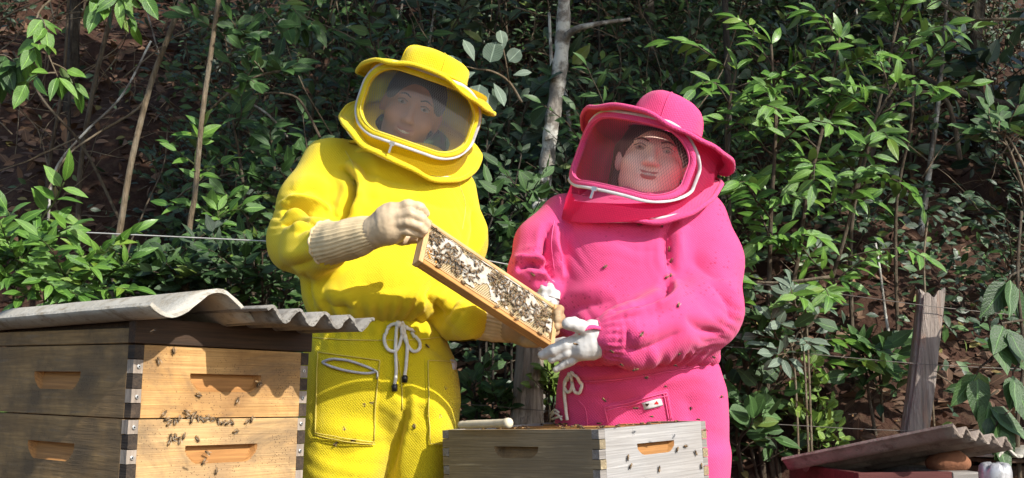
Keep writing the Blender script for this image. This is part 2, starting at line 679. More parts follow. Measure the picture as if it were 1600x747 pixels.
# ------------------------------------------------------------------ leaves
LEAF_GREEN = leafmat('mid_green_leaf', (0.022, 0.055, 0.016), (0.070, 0.150, 0.035), (0.085, 0.13, 0.06), 0.47)
LEAF_DARK = leafmat('dark_green_leaf', (0.014, 0.034, 0.015), (0.045, 0.085, 0.034), (0.06, 0.09, 0.05), 0.42, 0.0, 0.35)
LEAF_BRIGHT = leafmat('fresh_green_leaf', (0.050, 0.135, 0.020), (0.150, 0.290, 0.045), (0.12, 0.18, 0.06), 0.34)
LEAF_SILVER = leafmat('grey_green_leaf', (0.10, 0.15, 0.10), (0.20, 0.26, 0.19), (0.2, 0.25, 0.19), 0.45)
LEAF_YOUNG = leafmat('yellow_green_leaf', (0.09, 0.17, 0.025), (0.20, 0.30, 0.05), (0.2, 0.25, 0.06), 0.4)
LITTER = leafmat('dry_leaf', (0.055, 0.027, 0.014), (0.20, 0.11, 0.06), (0.15, 0.085, 0.05), 0.75, 0.0, 0.3)
BARK_PALE = None


def barkmat(name, c1, c2, c3, sc=(9, 9, 3), lich=0.5):
    g = G(name, 0.9)
    v = g.co(scale=sc)
    n1 = g.noise(v, 4, 7, 0.7, 0.4)
    c = g.mix(g.ramp(n1, [(0.35, 0.0), (0.65, 1.0)]), c1, c2)
    c = g.mix(g.ramp(g.noise(g.co(), 11, 5, 0.65), [(0.47, 0.0), (0.58, lich)]), c, c3)
    g.set(Base_Color=c)
    g.bump(n1, 0.8, 0.02)
    return g.m


BARK_LICHEN = barkmat('lichened_bark', (0.09, 0.075, 0.06), (0.32, 0.29, 0.25), (0.60, 0.60, 0.54), (6, 6, 4), 0.85)
BARK_BROWN = barkmat('brown_bark', (0.045, 0.032, 0.022), (0.13, 0.095, 0.06), (0.17, 0.15, 0.11), (30, 30, 6), 0.4)
BARK_TAN = barkmat('tan_stem_bark', (0.10, 0.075, 0.045), (0.24, 0.18, 0.115), (0.27, 0.23, 0.17), (30, 30, 6), 0.5)
BARK_DARK = barkmat('dark_bark', (0.018, 0.014, 0.011), (0.06, 0.048, 0.036), (0.11, 0.10, 0.08), (14, 14, 4), 0.4)
STEM_GREEN = barkmat('green_stem', (0.05, 0.08, 0.02), (0.09, 0.12, 0.035), (0.11, 0.10, 0.05), (30, 30, 6), 0.4)


def leaf_template(width, segs=4, shape='ellip', fold=0.16, droop=0.22, wave=0.0, stalk=0.06):
    """triangles of one leaf along +Y, length 1"""
    vs, fs = [], []
    prof = []
    for i in range(segs + 1):
        t = i / segs
        if shape == 'ellip':
            w = math.sin(math.pi * t ** 0.9) ** 0.85
        elif shape == 'ovate':
            w = math.sin(math.pi * t ** 0.68) ** 0.8
        elif shape == 'obov':
            w = math.sin(math.pi * t ** 1.3) ** 0.8
        elif shape == 'round':
            w = math.sqrt(max(0, 1 - (2 * t - 1) ** 2)) ** 0.9
        else:
            w = math.sin(math.pi * t ** 0.8) ** 1.25
        prof.append((stalk + (1 - stalk) * t, max(w, 0) * width / 2))
    vs.append((0, 0, 0))
    for i, (y, w) in enumerate(prof):
        z = -droop * y * y + wave * math.sin(y * 9) * 0.03
        if i in (0, segs):
            vs.append((0, y, z))
        else:
            vs += [(-w, y, z + fold * w), (0, y, z), (w, y, z + fold * w * 0.8 + wave * 0.02)]
    b = 1
    fs += [(b, b + 3, b + 2), (b, b + 2, b + 1)]
    for i in range(1, segs - 1):
        a = 2 + (i - 1) * 3
        c = a + 3
        fs += [(a, a + 1, c + 1), (a, c + 1, c), (a + 1, a + 2, c + 2), (a + 1, c + 2, c + 1)]
    a = 2 + (segs - 2) * 3
    fs += [(a, a + 1, a + 3), (a + 1, a + 2, a + 3)]
    uv = []
    for i, (x, y, z) in enumerate(vs):
        uv.append((0.5 if x == 0 else (1.0 if x > 0 else 0.0), y))
    return np.array(vs, np.float32), np.array(fs, np.int32), np.array(uv, np.float32)


SHAPES = {
    'pinna': leaf_template(0.34, 5, 'ellip', 0.22, 0.42),
    'pinna2': leaf_template(0.38, 5, 'ellip', 0.32, 0.2, 0.5),
    'broad': leaf_template(0.56, 5, 'ovate', 0.15, 0.30, 0.6),
    'broad2': leaf_template(0.48, 5, 'ovate', 0.22, 0.15, 0.9),
    'obov': leaf_template(0.46, 5, 'obov', 0.2, 0.2),
    'round': leaf_template(0.86, 6, 'round', 0.10, 0.14, 0.5, 0.12),
    'lance': leaf_template(0.24, 5, 'lance', 0.2, 0.35),
    'low': leaf_template(0.46, 3, 'ellip', 0.2, 0.2),
}
_lm = {}


def leaf_mesh(shape, mat):
    k = (shape, mat.name)
    if k not in _lm:
        v, f, uv = SHAPES[shape]
        _lm[k] = mesh_np('leaf_' + shape, v, f, mat, True, uv)
    return _lm[k]


def joined_leaves(name, mats, shape, mat):
    v, f, uv = SHAPES[shape]
    A = np.array([[list(r) for r in m] for m in mats], np.float32)
    V = np.einsum('nij,kj->nki', A[:, :3, :3], v) + A[:, None, :3, 3]
    F = f[None] + (np.arange(len(mats)) * len(v))[:, None, None]
    return mesh_np(name, V.reshape(-1, 3), F.reshape(-1, 3), mat, True, np.tile(uv, (len(mats), 1)))


UP = Vector((0, 0, 1))
FACE = Vector((0.38, -0.85, 0.0))


def leaf_matrix(p, d, size, nrm_bias=None, jit=0.35, wf=1.0):
    d = d.normalized()
    n = (nrm_bias or (UP * 0.6 + FACE)) + Vector((rng.gauss(0, jit), rng.gauss(0, jit), rng.gauss(0, jit)))
    n = n - d * n.dot(d)
    if n.length < 1e-4:
        n = d.orthogonal()
    n.normalize()
    x = d.cross(n)
    return Matrix(((x.x * size * wf, d.x * size, n.x * size, p.x), (x.y * size * wf, d.y * size, n.y * size, p.y), (x.z * size * wf, d.z * size, n.z * size, p.z), (0, 0, 0, 1)))


def leaves_along(poly, n, size, ang=55, t0=0.15, terminal=True, opposite=False, jit=0.35, rise=0.1, droop=0.0):
    """leaf matrices along a twig"""
    out = []
    poly = [Vector(p) for p in poly]
    L = len(poly) - 1
    for i in range(n):
        t = t0 + (1 - t0) * (i + 0.5) / n
        s = t * L
        a = min(int(s), L - 1)
        p = poly[a].lerp(poly[a + 1], s - a)
        T = (poly[a + 1] - poly[a]).normalized()
        side = T.cross(UP)
        if side.length < 0.15:
            side = T.cross(Vector((0, 1, 0.2)))
        side.normalize()
        side = (Matrix.Rotation(rng.gauss(0, 0.35), 3, T) @ side)
        an = R(ang + rng.gauss(0, 9))
        for sg in ((1, -1) if opposite else ((1,) if i % 2 else (-1,))):
            d = T * math.cos(an) + side * sg * math.sin(an) + UP * (rise + rng.gauss(0, 0.12) - droop)
            out.append(leaf_matrix(p, d, size * rng.uniform(0.75, 1.12) * (1.0 - 0.25 * abs(t - 0.55)), None, jit))
    if terminal:
        T = (poly[-1] - poly[-2]).normalized()
        out.append(leaf_matrix(poly[-1], T + UP * (rise - droop), size * 1.05, None, jit))
    return out


def plant(name, label, cat, stems, twigs, lmats, shape, mat, bark, group=None, nobj=300, stem_name='stem', crown_name='foliage'):
    """stems/twigs: (points, radii); lmats: leaf matrices; leaves nearest the camera become objects of their own"""
    base = Vector(stems[0][0][0])
    root = empty(name, base, label, cat, group)
    b = MB()
    for pts, rad in stems:
        q = catmull(pts, 5)
        b.tube(q, lerp_list(rad, len(q)), 8)
    b.build(stem_name, bark, root, smooth=True)
    if twigs:
        b = MB()
        for pts, rad in twigs:
            b.tube(pts, lerp_list(rad if hasattr(rad, '__len__') else [rad, rad * 0.5], len(pts)), 5)
        b.build('twigs', bark, root, smooth=True)['kind'] = 'stuff'
    shapes = shape if isinstance(shape, (list, tuple)) else [shape]
    lmats = sorted(lmats, key=lambda m: m.translation.y)
    if nobj:
        vis = lmats[:nobj]
        for i, m in enumerate(vis):
            link(bpy.data.objects.new('leaf', leaf_mesh(shapes[i % len(shapes)], mat)), root, m)
        lmats = lmats[nobj:]
    if lmats:
        o = link(bpy.data.objects.new(crown_name, joined_leaves(crown_name, lmats, shapes[0], mat)), root)
        o['kind'] = 'stuff'
    return root


def rtwig(p, d, L, n=5, wob=0.12, sag=0.1):
    pts = [Vector(p)]
    d = Vector(d).normalized()
    for i in range(n):
        d = (d + Vector((rng.gauss(0, wob), rng.gauss(0, wob), rng.gauss(0, wob) - sag * i / n))).normalized()
        pts.append(pts[-1] + d * L / n)
    return pts


def stem_at(q, t):
    s = t * (len(q) - 1)
    a = min(int(s), len(q) - 2)
    return q[a].lerp(q[a + 1], s - a), (q[a + 1] - q[a]).normalized()


def bush(name, label, cat, stems, ntw, tl, nl, size, shape, mat, bark, group=None, nobj=300, t0=0.25, ang=55, opposite=False, out=None, sag=0.12, jit=0.35, spread=1.0, rise=0.1):
    """stems with random leafy twigs"""
    tw, lm = [], []
    for pts, rad in stems:
        q = catmull(pts, 5)
        for k in range(ntw):
            t = t0 + (1 - t0) * (k + rng.random()) / ntw
            p, T = stem_at(q, t)
            a = k * 2.4 + rng.uniform(-0.6, 0.6)
            o = Vector((math.cos(a), math.sin(a) * 0.7 - 0.25, 0)) * spread
            d = T * 0.55 + o + UP * 0.25 + (out or Vector((0, 0, 0)))
            L = tl * rng.uniform(0.6, 1.25) * (1.15 - 0.45 * t)
            w = rtwig(p, d, L, 5, 0.12, sag)
            tw.append((w, [0.0032, 0.0012]))
            lm += leaves_along(w, nl, size, ang, 0.12, True, opposite, jit, rise)
        T = (q[-1] - q[-2]).normalized()
        lm += [leaf_matrix(q[-1], T + Vector((math.cos(i * 2.1), math.sin(i * 2.1), 0.2)) * 0.8, size) for i in range(3)]
    return plant(name, label, cat, stems, tw, lm, shape, mat, bark, group, nobj)


def gpt(px, Y):
    """foot of a plant on the bank under photo column px"""
    x = (px - 800) / FPX * Y
    return Vector((x, Y, float(gz(np.float64(x), np.float64(Y))) - 0.03))


def stem_px(pts, r0, r1, foot=True):
    """stem from the ground through photo points (px,py,Y)"""
    q = [P(*p) for p in pts]
    if foot:
        g = gpt(pts[0][0], pts[0][2])
        if g.z < q[0].z - 0.05:
            q = [g] + q
    return (q, list(np.linspace(r0, r1, len(q))))
# ------------------------------------------------------------------ people
def ring(py, xl, xr, Y, ay):
    a, b = P(xl, py, Y), P(xr, py, Y)
    return (a.z, (a.x + b.x) / 2, Y, (b.x - a.x) / 2, ay)


def solid(name, fn, pts, pad, h, mat, parent, smooth=2, post=None):
    A = np.array([list(p) for p in pts])
    V, Q = sdf_surface(fn, A.min(0) - pad, A.max(0) + pad, h, smooth)
    if post:
        V = post(V, Q)
    o = link(bpy.data.objects.new(name, mesh_np(name, V, Q, mat)), parent)
    return o, V, Q


def bvh_of(V, Q):
    return BVHTree.FromPolygons([Vector(v) for v in V], [tuple(int(i) for i in q) for q in Q])


CAMP = Vector((0, 0, CAM_Z))


def cast(bvh, px, py):
    d = (P(px, py, 3.0) - CAMP).normalized()
    h = bvh.ray_cast(CAMP, d)
    return (h[0], h[1]) if h[0] is not None else (None, None)


def line_on(bvh, pts, off=0.0015, n=8):
    """a polyline laid on a garment through photo points"""
    q = catmull([Vector((x, y, 0)) for x, y in pts], n)
    out = []
    for p in q:
        h, nn = cast(bvh, p.x, p.y)
        if h is not None:
            out.append(h + nn * off)
    return out


def patch_on(bvh, poly, off, name, mat, parent, n=14):
    """cloth patch following the garment under four photo corners tl,tr,br,bl"""
    tl, tr, br, bl = [Vector((x, y, 0)) for x, y in poly]
    vs, ok = [], True
    for j in range(n + 1):
        for i in range(n + 1):
            u, v = i / n, j / n
            p = (tl.lerp(tr, u)).lerp(bl.lerp(br, u), v)
            h, nn = cast(bvh, p.x, p.y)
            if h is None:
                h, nn = vs[-1][0], vs[-1][1]
            edge = min(u, v, 1 - u, 1 - v)
            vs.append((h, nn, off * min(1.0, 0.35 + edge * 8)))
    top = [h + nn * o for h, nn, o in vs]
    m = n + 1
    fs = [(j * m + i, (j + 1) * m + i, (j + 1) * m + i + 1, j * m + i + 1) for j in range(n) for i in range(n)]
    b = MB().add(top, fs)
    # thin turned edge all round
    bord = [(0, i) for i in range(m)] + [(j, n) for j in range(1, m)] + [(n, i) for i in range(n - 1, -1, -1)] + [(j, 0) for j in range(n - 1, 0, -1)]
    k = len(bord)
    ev = [top[j * m + i] for j, i in bord] + [vs[j * m + i][0] - vs[j * m + i][1] * 0.002 for j, i in bord]
    b.add(ev, [(a, (a + 1) % k, k + (a + 1) % k, k + a) for a in range(k)])
    return b.build(name, mat, parent, smooth=True)


def stitch(bvh, pts, mat, parent, name='stitching', r=0.0013, off=0.0035):
    q = line_on(bvh, pts, off, 10)
    if len(q) > 3:
        MB().tube(q, r, 5).build(name, mat, parent, smooth=True)


# ---- the hood: hat, curtain, meshed window, flange (local frame: face towards -Y)
def sup(A, B, th, n=2.5):
    c, s = math.cos(th), math.sin(th)
    return (A * math.copysign(abs(c) ** (2 / n), c), B * math.copysign(abs(s) ** (2 / n), s))


HA, HB, HN = 0.153, 0.145, 2.5


def hood_y(x):
    return -HB * max(0.0, 1 - abs(x / HA) ** HN) ** (1 / HN)


def rrect(hw, hh, r, n=12):
    out = []
    for (cx, cz, a0) in ((hw - r, hh - r, 0), (-hw + r, hh - r, 90), (-hw + r, -hh + r, 180), (hw - r, -hh + r, 270)):
        for i in range(n):
            a = R(a0 + 90 * i / n)
            out.append((cx + r * math.cos(a), cz + r * math.sin(a)))
    # resample evenly
    pts = [Vector((x, 0, z)) for x, z in out] + [Vector((out[0][0], 0, out[0][1]))]
    d = [0]
    for a, b in zip(pts, pts[1:]):
        d.append(d[-1] + (b - a).length)
    m = 96
    return [(np.interp(d[-1] * i / m, d, [p.x for p in pts]), np.interp(d[-1] * i / m, d, [p.z for p in pts])) for i in range(m)]


def on_hood(x, z, off):
    """point on the curtain front, off metres outwards"""
    x = max(-HA * 0.995, min(HA * 0.995, x))
    e = 1e-3
    y0, y1 = hood_y(x - e), hood_y(x + e)
    t = Vector((2 * e, y1 - y0, 0)).normalized()
    n = Vector((t.y, -t.x, 0))
    return Vector((x, hood_y(x), z)) + n * off


def make_hood(person, M, cloth, hat, veil, hw=0.139, hh=0.089, droop=0.035, crown_h=0.085, crown_r=0.088, crown_y=0.01, fl_roll=4, fl_pitch=26, fl_up=.055):
    hood = bpy.data.objects.new('hood', None)
    link(hood, person, M)
    zt, zb = 0.096, -0.106
    c0 = rrect(hw, hh, 0.070)
    # curtain wall with the window opening
    nth, nz = 132, 46
    b = MB()
    vs = []
    for j in range(nz + 1):
        z = zb - .018 + (zt - zb + .018) * j / nz
        for i in range(nth):
            x, y = sup(HA, HB, 2 * math.pi * i / nth, HN)
            k = 1 + (0.03 * math.sin(3 * z * 20 + i * 0.2) + 0.02 * math.sin(i * 0.9)) * (1 if y > 0 else 0)
            w_ = min(1.0, max(0.0, (-.01 - z) / (-.01 - zb)))
            vs.append((x * k, y * k, z + w_ * (fl_up + y * math.tan(R(fl_pitch)) - x * math.tan(R(fl_roll)))))
    hi, wi = hh - 0.003, hw - 0.003
    def inside(x, z):
        ax, az = abs(x), abs(z)
        r = 0.067
        if ax > wi or az > hi:
            return False
        if ax > wi - r and az > hi - r:
            return math.hypot(ax - wi + r, az - hi + r) < r
        return True
    fs = []
    for j in range(nz):
        for i in range(nth):
            k = (i + 1) % nth
            q = (j * nth + i, j * nth + k, (j + 1) * nth + k, (j + 1) * nth + i)
            cx = sum(vs[a][0] for a in q) / 4
            cy = sum(vs[a][1] for a in q) / 4
            cz = zb - .018 + (zt - zb + .018) * (j + .5) / nz
            if cy < 0 and inside(cx, cz):
                continue
            fs.append(q)
    b.add(vs, fs)
    b.build('curtain', cloth, hood, M, True)
    # soft rim round the window
    ci = rrect(hw - 0.002, hh - 0.002, 0.068)
    b = MB()
    b.tube([on_hood(x, z, 0.006) for x, z in ci], 0.0092, 10, closed=True, ref=Vector((0, 1, 0)), flat=0.75)
    b.build('window_rim', hat, hood, M, True)
    b = MB()
    b.tube([on_hood(x, z, 0.0115) for x, z in rrect(hw - 0.0085, hh - 0.0085, 0.062)], 0.0011, 5, closed=True)
    b.build('stitching', M_STY if cloth is M_YELH else M_STP, hood, M, True)
    # zip all round outside the rim
    b = MB()
    co = [on_hood(x, z, 0.010 if abs(x) < hw * 0.9 else 0.008) for x, z in rrect(hw + 0.007, hh + 0.006, 0.078)]
    b.tube(co, 0.0045, 8, closed=True, ref=Vector((0, 1, 0)), flat=0.45)
    zp = b.build('zip', M_ZIP, hood, M, True)
    b = MB()
    p = on_hood(-0.03, -hh - 0.008, 0.016)
    b.box(p - Vector((0.006, 0.002, 0.005)), p + Vector((0.006, 0.002, 0.005)))
    b.box(p - Vector((0.0025, 0.003, 0.024)), p + Vector((0.0025, 0.0005, -0.003)))
    b.build('zip_pull', M_METAL, zp, M, False)
    # mesh
    nx, nzv = 40, 26
    vs, uv, fs = [], [], []
    for j in range(nzv + 1):
        for i in range(nx + 1):
            x = -wi + 2 * wi * i / nx
            z = -hi + 2 * hi * j / nzv
            bow = 0.008 * (1 - (x / wi) ** 2) * (1 - (z / hi) ** 2)
            vs.append(on_hood(x, z, 0.002 + bow))
            uv.append((x * 1.12, z))
    for j in range(nzv):
        for i in range(nx):
            x, z = -wi + 2 * wi * (i + .5) / nx, -hi + 2 * hi * (j + .5) / nzv
            if inside(x * 0.985, z * 0.985):
                a = j * (nx + 1) + i
                fs.append((a, a + 1, a + nx + 2, a + nx + 1))
    me = MB().add(vs, fs).mesh('veil_mesh', veil, True)
    ul = me.uv_layers.new(name='UVMap')
    for lp in me.loops:
        ul.data[lp.index].uv = uv[lp.vertex_index]
    link(bpy.data.objects.new('veil_mesh', me), hood, M)
    # hat: brim and crown in one piece of cloth
    MF = M @ Matrix.Translation((0, 0, zb + fl_up)) @ Matrix.Rotation(R(fl_roll), 4, 'Y') @ Matrix.Rotation(R(fl_pitch), 4, 'X') @ Matrix.Translation((0, 0, -zb))

    def brim(zz, inner, outer, drop, thick, name, sag_side, flare, MM=None, cloth=hat):
        b = MB()
        n, m = 72, 7
        vs = []
        for side in (0, 1):
            for j in range(m + 1):
                t = j / m
                for i in range(n):
                    th = 2 * math.pi * i / n
                    x0, y0 = sup(*inner, th, 2.4)
                    x1, y1 = sup(*outer, th, 2.3)
                    x, y = x0 + (x1 - x0) * t, y0 + (y1 - y0) * t
                    z = zz - drop * t - sag_side * (x / outer[0]) ** 2 * t + flare * math.sin(2 * th + 0.6) * t + (0.0025 * math.sin(7 * th) + 0.004 * math.sin(3 * th + 1.3) + 0.003 * math.sin(5 * th + 2.2) + 0.0015 * math.sin(13 * th)) * t
                    vs.append((x, y, z - side * thick))
        fs = []
        for j in range(m):
            for i in range(n):
                k = (i + 1) % n
                fs.append((j * n + i, j * n + k, (j + 1) * n + k, (j + 1) * n + i)[::-1])
                o = (m + 1) * n
                fs.append((o + j * n + i, o + j * n + k, o + (j + 1) * n + k, o + (j + 1) * n + i))
        b.add(vs, fs)
        edge = [Vector(vs[m * n + i]) - Vector((0, 0, thick / 2)) for i in range(n)]
        b.tube(edge, 0.0058, 8, closed=True)
        return b.build(name, cloth, hood, MM or M, True)
    brim(zt + 0.012, (0.075, 0.08), (HA + 0.030, HB + 0.036), 0.006, 0.005, 'hat_brim', droop, 0.006)
    brim(zb + 0.004, (0.10, 0.10), (HA + 0.034, HB + 0.030), 0.012, 0.006, 'lower_flange', 0.004, 0.006, MF)
    b = MB()
    co = []
    for i in range(72):
        x, y = sup(HA + 0.022, HB + 0.018, 2 * math.pi * i / 72, 2.3)
        co.append(Vector((x, y, zb - 0.0185)))
    b.tube(co, 0.0036, 6, closed=True)
    b.build('lower_zip', M_ZIP, hood, MF, True)
    # crown
    b = MB()
    n, m = 48, 12
    vs = []
    for j in range(m + 1):
        t = j / m
        z = zt + 0.006 + crown_h * math.sin(t * math.pi / 2) ** 0.85
        r = (max(0.0, 1 - t ** 3.2)) ** 0.42
        for i in range(n):
            th = 2 * math.pi * i / n
            k = 1 + 0.030 * math.sin(2 * th + 1 + 3 * t) + 0.016 * math.sin(5 * th + 5 * t) + 0.008 * math.sin(11 * th - 7 * t)
            vs.append((crown_r * r * k * math.cos(th), crown_y + crown_r * 1.06 * r * k * math.sin(th), z - 0.008 * t * t * math.sin(th + 0.7)))
    fs = [(j * n + i, j * n + (i + 1) % n, (j + 1) * n + (i + 1) % n, (j + 1) * n + i) for j in range(m) for i in range(n)]
    b.add(vs, fs)
    b.build('hat_crown', hat, hood, M, True)
    b = MB()
    for i0 in (2, 14, 26, 38):
        b.tube([Vector(vs[j * n + i0]) * 1.004 for j in range(m)], 0.0016, 5)
    b.build('crown_seams', hat, hood, M, True)
    b = MB()
    b.tube([(crown_r * 1.02 * math.cos(t), crown_y + crown_r * 1.08 * math.sin(t), zt + 0.016) for t in np.linspace(0, 2 * math.pi, 49)[:-1]], 0.004, 6, closed=True)
    b.build('hat_seam', hat, hood, M, True)
    return hood


def make_head(person, M, skin, smile, hair_long, k=1.0):
    def fn(p):
        d = ellip(p, (0, .02, .038), (.077, .098, .094))
        d = smin(d, ellip(p, (0, -.022, -.035), (.060, .072, .082)), .03)
        d = smin(d, ellip(p, (0, -.072, -.098), (.026, .024, .020)), .03)
        if hair_long:
            d = smin(d, ellip(p, (0, -.028, -.062), (.066, .062, .055)), .03)
        for s in (-1, 1):
            d = smin(d, ellip(p, (s * .040, -.066, -.026), (.026, .026, .024)), .025)
            d = smin(d, ellip(p, (s * .079, .015, .0), (.010, .020, .031)), .012)
            e = ellip(p, (s * .032, -.104, .014), (.019, .017, .011))
            d = -smin(-d, e, .014)
        d = smin(d, rc(p, (-.038, -.083, .031), (.038, -.083, .031), .011, .011), .02)
        d = smin(d, rc(p, (0, -.093, .014), (0, -.118, -.028), .007, .0125), .012)
        for s in (-1, 1):
            d = smin(d, ellip(p, (s * .013, -.106, -.031), (.008, .010, .007)), .008)
        d = smin(d, rc(p, (-.020, -.091, -.060), (.020, -.091, -.060), .009, .009), .012)
        d = smin(d, rc(p, (0, .02, -.06), (0, .045, -.24), .058, .066), .03)
        return d
    V, Q = sdf_surface(fn, (-.11, -.15, -.26), (.11, .14, .15), 0.0045, 1)
    head = link(bpy.data.objects.new('head', mesh_np('head', V, Q, skin)), person, M)
    for s in (-1, 1):
        b = MB()
        b.sphere((s * .032, -.0835, .0135), (.0120, .0120, .0044), 12, 8, 0)
        b.sphere((s * .032, -.0915, .0135), (.0054, .0044, .0040), 10, 6, 1)
        b.build('eye', [M_EYE, M_IRIS], head, M, True)
        b = MB()
        b.tube(catmull([(s * .014, -.1005, .031), (s * .030, -.1, .037), (s * .048, -.088, .031)], 4), lerp_list([.0020, .0025, .001], 9), 6)
        b.build('eyebrow', M_BROW if hair_long else M_HAIR, head, M, True)
        b = MB()
        b.tube(catmull([(s * .018, -.0945, .018), (s * .031, -.0985, .0225), (s * .046, -.087, .017)], 4), .0012, 5)
        b.build('eyelash', M_HAIR, head, M, True)
    b = MB()
    w = (.033 if hair_long else .028) if smile else .022
    up = .011 if smile else .0
    b.tube(catmull([(-w, -.089, -.058 + up), (-.012, -.1005, -.0555), (0, -.101, -.057), (.012, -.1005, -.0555), (w, -.089, -.058 + up)], 4), lerp_list([.001, .0042, .004, .0042, .001], 17), 8)
    b.tube(catmull([(-w, -.089, -.060 + up), (-.012, -.099, -.067 if smile else -.064), (0, -.1, -.069 if smile else -.065), (.012, -.099, -.067 if smile else -.064), (w, -.089, -.060 + up)], 4), lerp_list([.001, .005, .0056, .005, .001], 17), 8)
    b.build('lips', M_LIP if hair_long else M_LIPM, head, M, True)
    if smile:
        b = MB()
        b.tube(catmull([(-.025, -.0915, -.054), (0, -.1025, -.0618), (.025, -.0915, -.054)], 5), lerp_list([.002, .0046, .002], 11), 6)
        b.build('teeth', M_TEETH, head, M, True)

    def hf(p):
        d = ellip(p, (0, .026, .044), (.085, .105, .098))
        cut = ellip(p, (0, -.09, -.03), (.072, .075, .105))
        if hair_long:
            for s in (-1, 1):
                d = smin(d, rc(p, (s * .078, .03, .04), (s * .082, .035, -.12), .020, .014), .02)
            d = smin(d, rc(p, (0, .09, .02), (0, .10, -.13), .06, .045), .03)
        else:
            d = np.maximum(d, -(p[..., 2] - .015))
        return -smin(-d, cut, .006)
    V, Q = sdf_surface(hf, (-.12, -.12, -.17), (.12, .2, .16), 0.006, 1)
    link(bpy.data.objects.new('hair', mesh_np('hair', V, Q, M_HAIR)), head, M)
    return head


def HM(c, yaw, pitch, roll):
    return Matrix.Translation(c) @ Matrix.Rotation(R(roll), 4, 'Y') @ Matrix.Rotation(R(yaw), 4, 'Z') @ Matrix.Rotation(R(pitch), 4, 'X')


def knit_cuff(name, pts, rad, ribs, mat, parent, depth=0.0022, n=84):
    q = catmull(pts, 6)
    rs = lerp_list(rad, len(q))
    vs, fs = [], []
    prev = None
    for i, p in enumerate(q):
        t = (q[min(i + 1, len(q) - 1)] - q[max(i - 1, 0)]).normalized()
        a = t.orthogonal().normalized() if prev is None else (prev - t * prev.dot(t)).normalized()
        prev = a
        b = t.cross(a)
        for k in range(n):
            th = 2 * math.pi * k / n
            r = rs[i] + depth * math.sin(ribs * th) + 0.0007 * math.sin(i * 1.3 + 2 * math.sin(th)) + 0.0016 * math.sin(i * 0.5 + th * 2)
            vs.append(p + (a * math.cos(th) + b * math.sin(th)) * r)
    m = len(q)
    for i in range(m - 1):
        for k in range(n):
            l = (k + 1) % n
            fs.append((i * n + k, i * n + l, (i + 1) * n + l, (i + 1) * n + k))
    b = MB().add(vs, fs)
    b.tube([vs[k] for k in range(0, n, 2)], 0.0035, 6, closed=True)
    return b.build(name, mat, parent, smooth=True)


def hand(name, parts, mat, parent, h=0.0032, k=0.006, pk=0.02):
    """parts: list of (points, radii); the first is the palm group (list of chains)"""
    palm, fingers = parts
    allp = [q for pts, _ in palm + fingers for q in pts]
    def fn(p):
        d = None
        for pts, rs in palm:
            e = chain(p, pts, rs, pk)
            d = e if d is None else smin(d, e, pk)
        f = None
        for pts, rs in fingers:
            e = chain(p, pts, rs, 0.004)
            f = e if f is None else smin(f, e, 0.0015)
        return smin(d, f, k)
    o, V, Q = solid(name, fn, allp, 0.06, h, mat, parent, 1, lambda V, Q: V + vnormals(V, Q) * (0.0011 * sn(V, 110, 31) + 0.0007 * sn(V * np.array([3, 1, 1]), 160, 37))[:, None])
    return o


# ================================================================ beekeeper in yellow
YM = 2.80
man = empty('person', (P(590, 600, YM).x, YM, 0), 'beekeeper in a bright yellow suit and veiled hood holding a comb frame', 'person')
sh_r, el_r, wr_r = P(522, 265, 2.79), P(474, 366, 2.70), P(528, 384, 2.56)
sh_l, el_l, wr_l = P(698, 304, 2.80), P(708, 452, 2.76), P(738, 502, 2.64)
torso_m = [ring(232, 560, 690, 2.81, .10), ring(250, 532, 706, 2.81, .12), ring(268, 512, 720, 2.81, .14), ring(295, 500, 732, 2.81, .155), ring(340, 492, 736, 2.80, .165),
           ring(400, 478, 730, 2.79, .175), ring(440, 474, 722, 2.77, .185), ring(468, 476, 716, 2.76, .19), ring(487, 484, 706, 2.76, .18), ring(499, 494, 690, 2.77, .165), ring(508, 500, 680, 2.78, .15)]


def jacket_m(p):
    d = loft(p, torso_m, 2.3, .02)
    a = chain(p, [sh_r, P(488, 318, 2.74), el_r], [.090, .080, .078], .03)
    a = smin(a, chain(p, [P(468, 380, 2.70), P(490, 387, 2.60), P(512, 386, 2.525)], [.076, .066, .053], .03), .04)
    a = smin(a, ellip(p, P(466, 394, 2.69), (.058, .06, .042)), .03)
    d = smin(d, a, .028)
    l = chain(p, [sh_l, P(722, 380, 2.80), el_l], [.080, .060, .062], .03)
    l = smin(l, chain(p, [el_l, P(722, 492, 2.72), P(734, 500, 2.655)], [.062, .066, .050], .03), .03)
    return smin(d, l, .022)


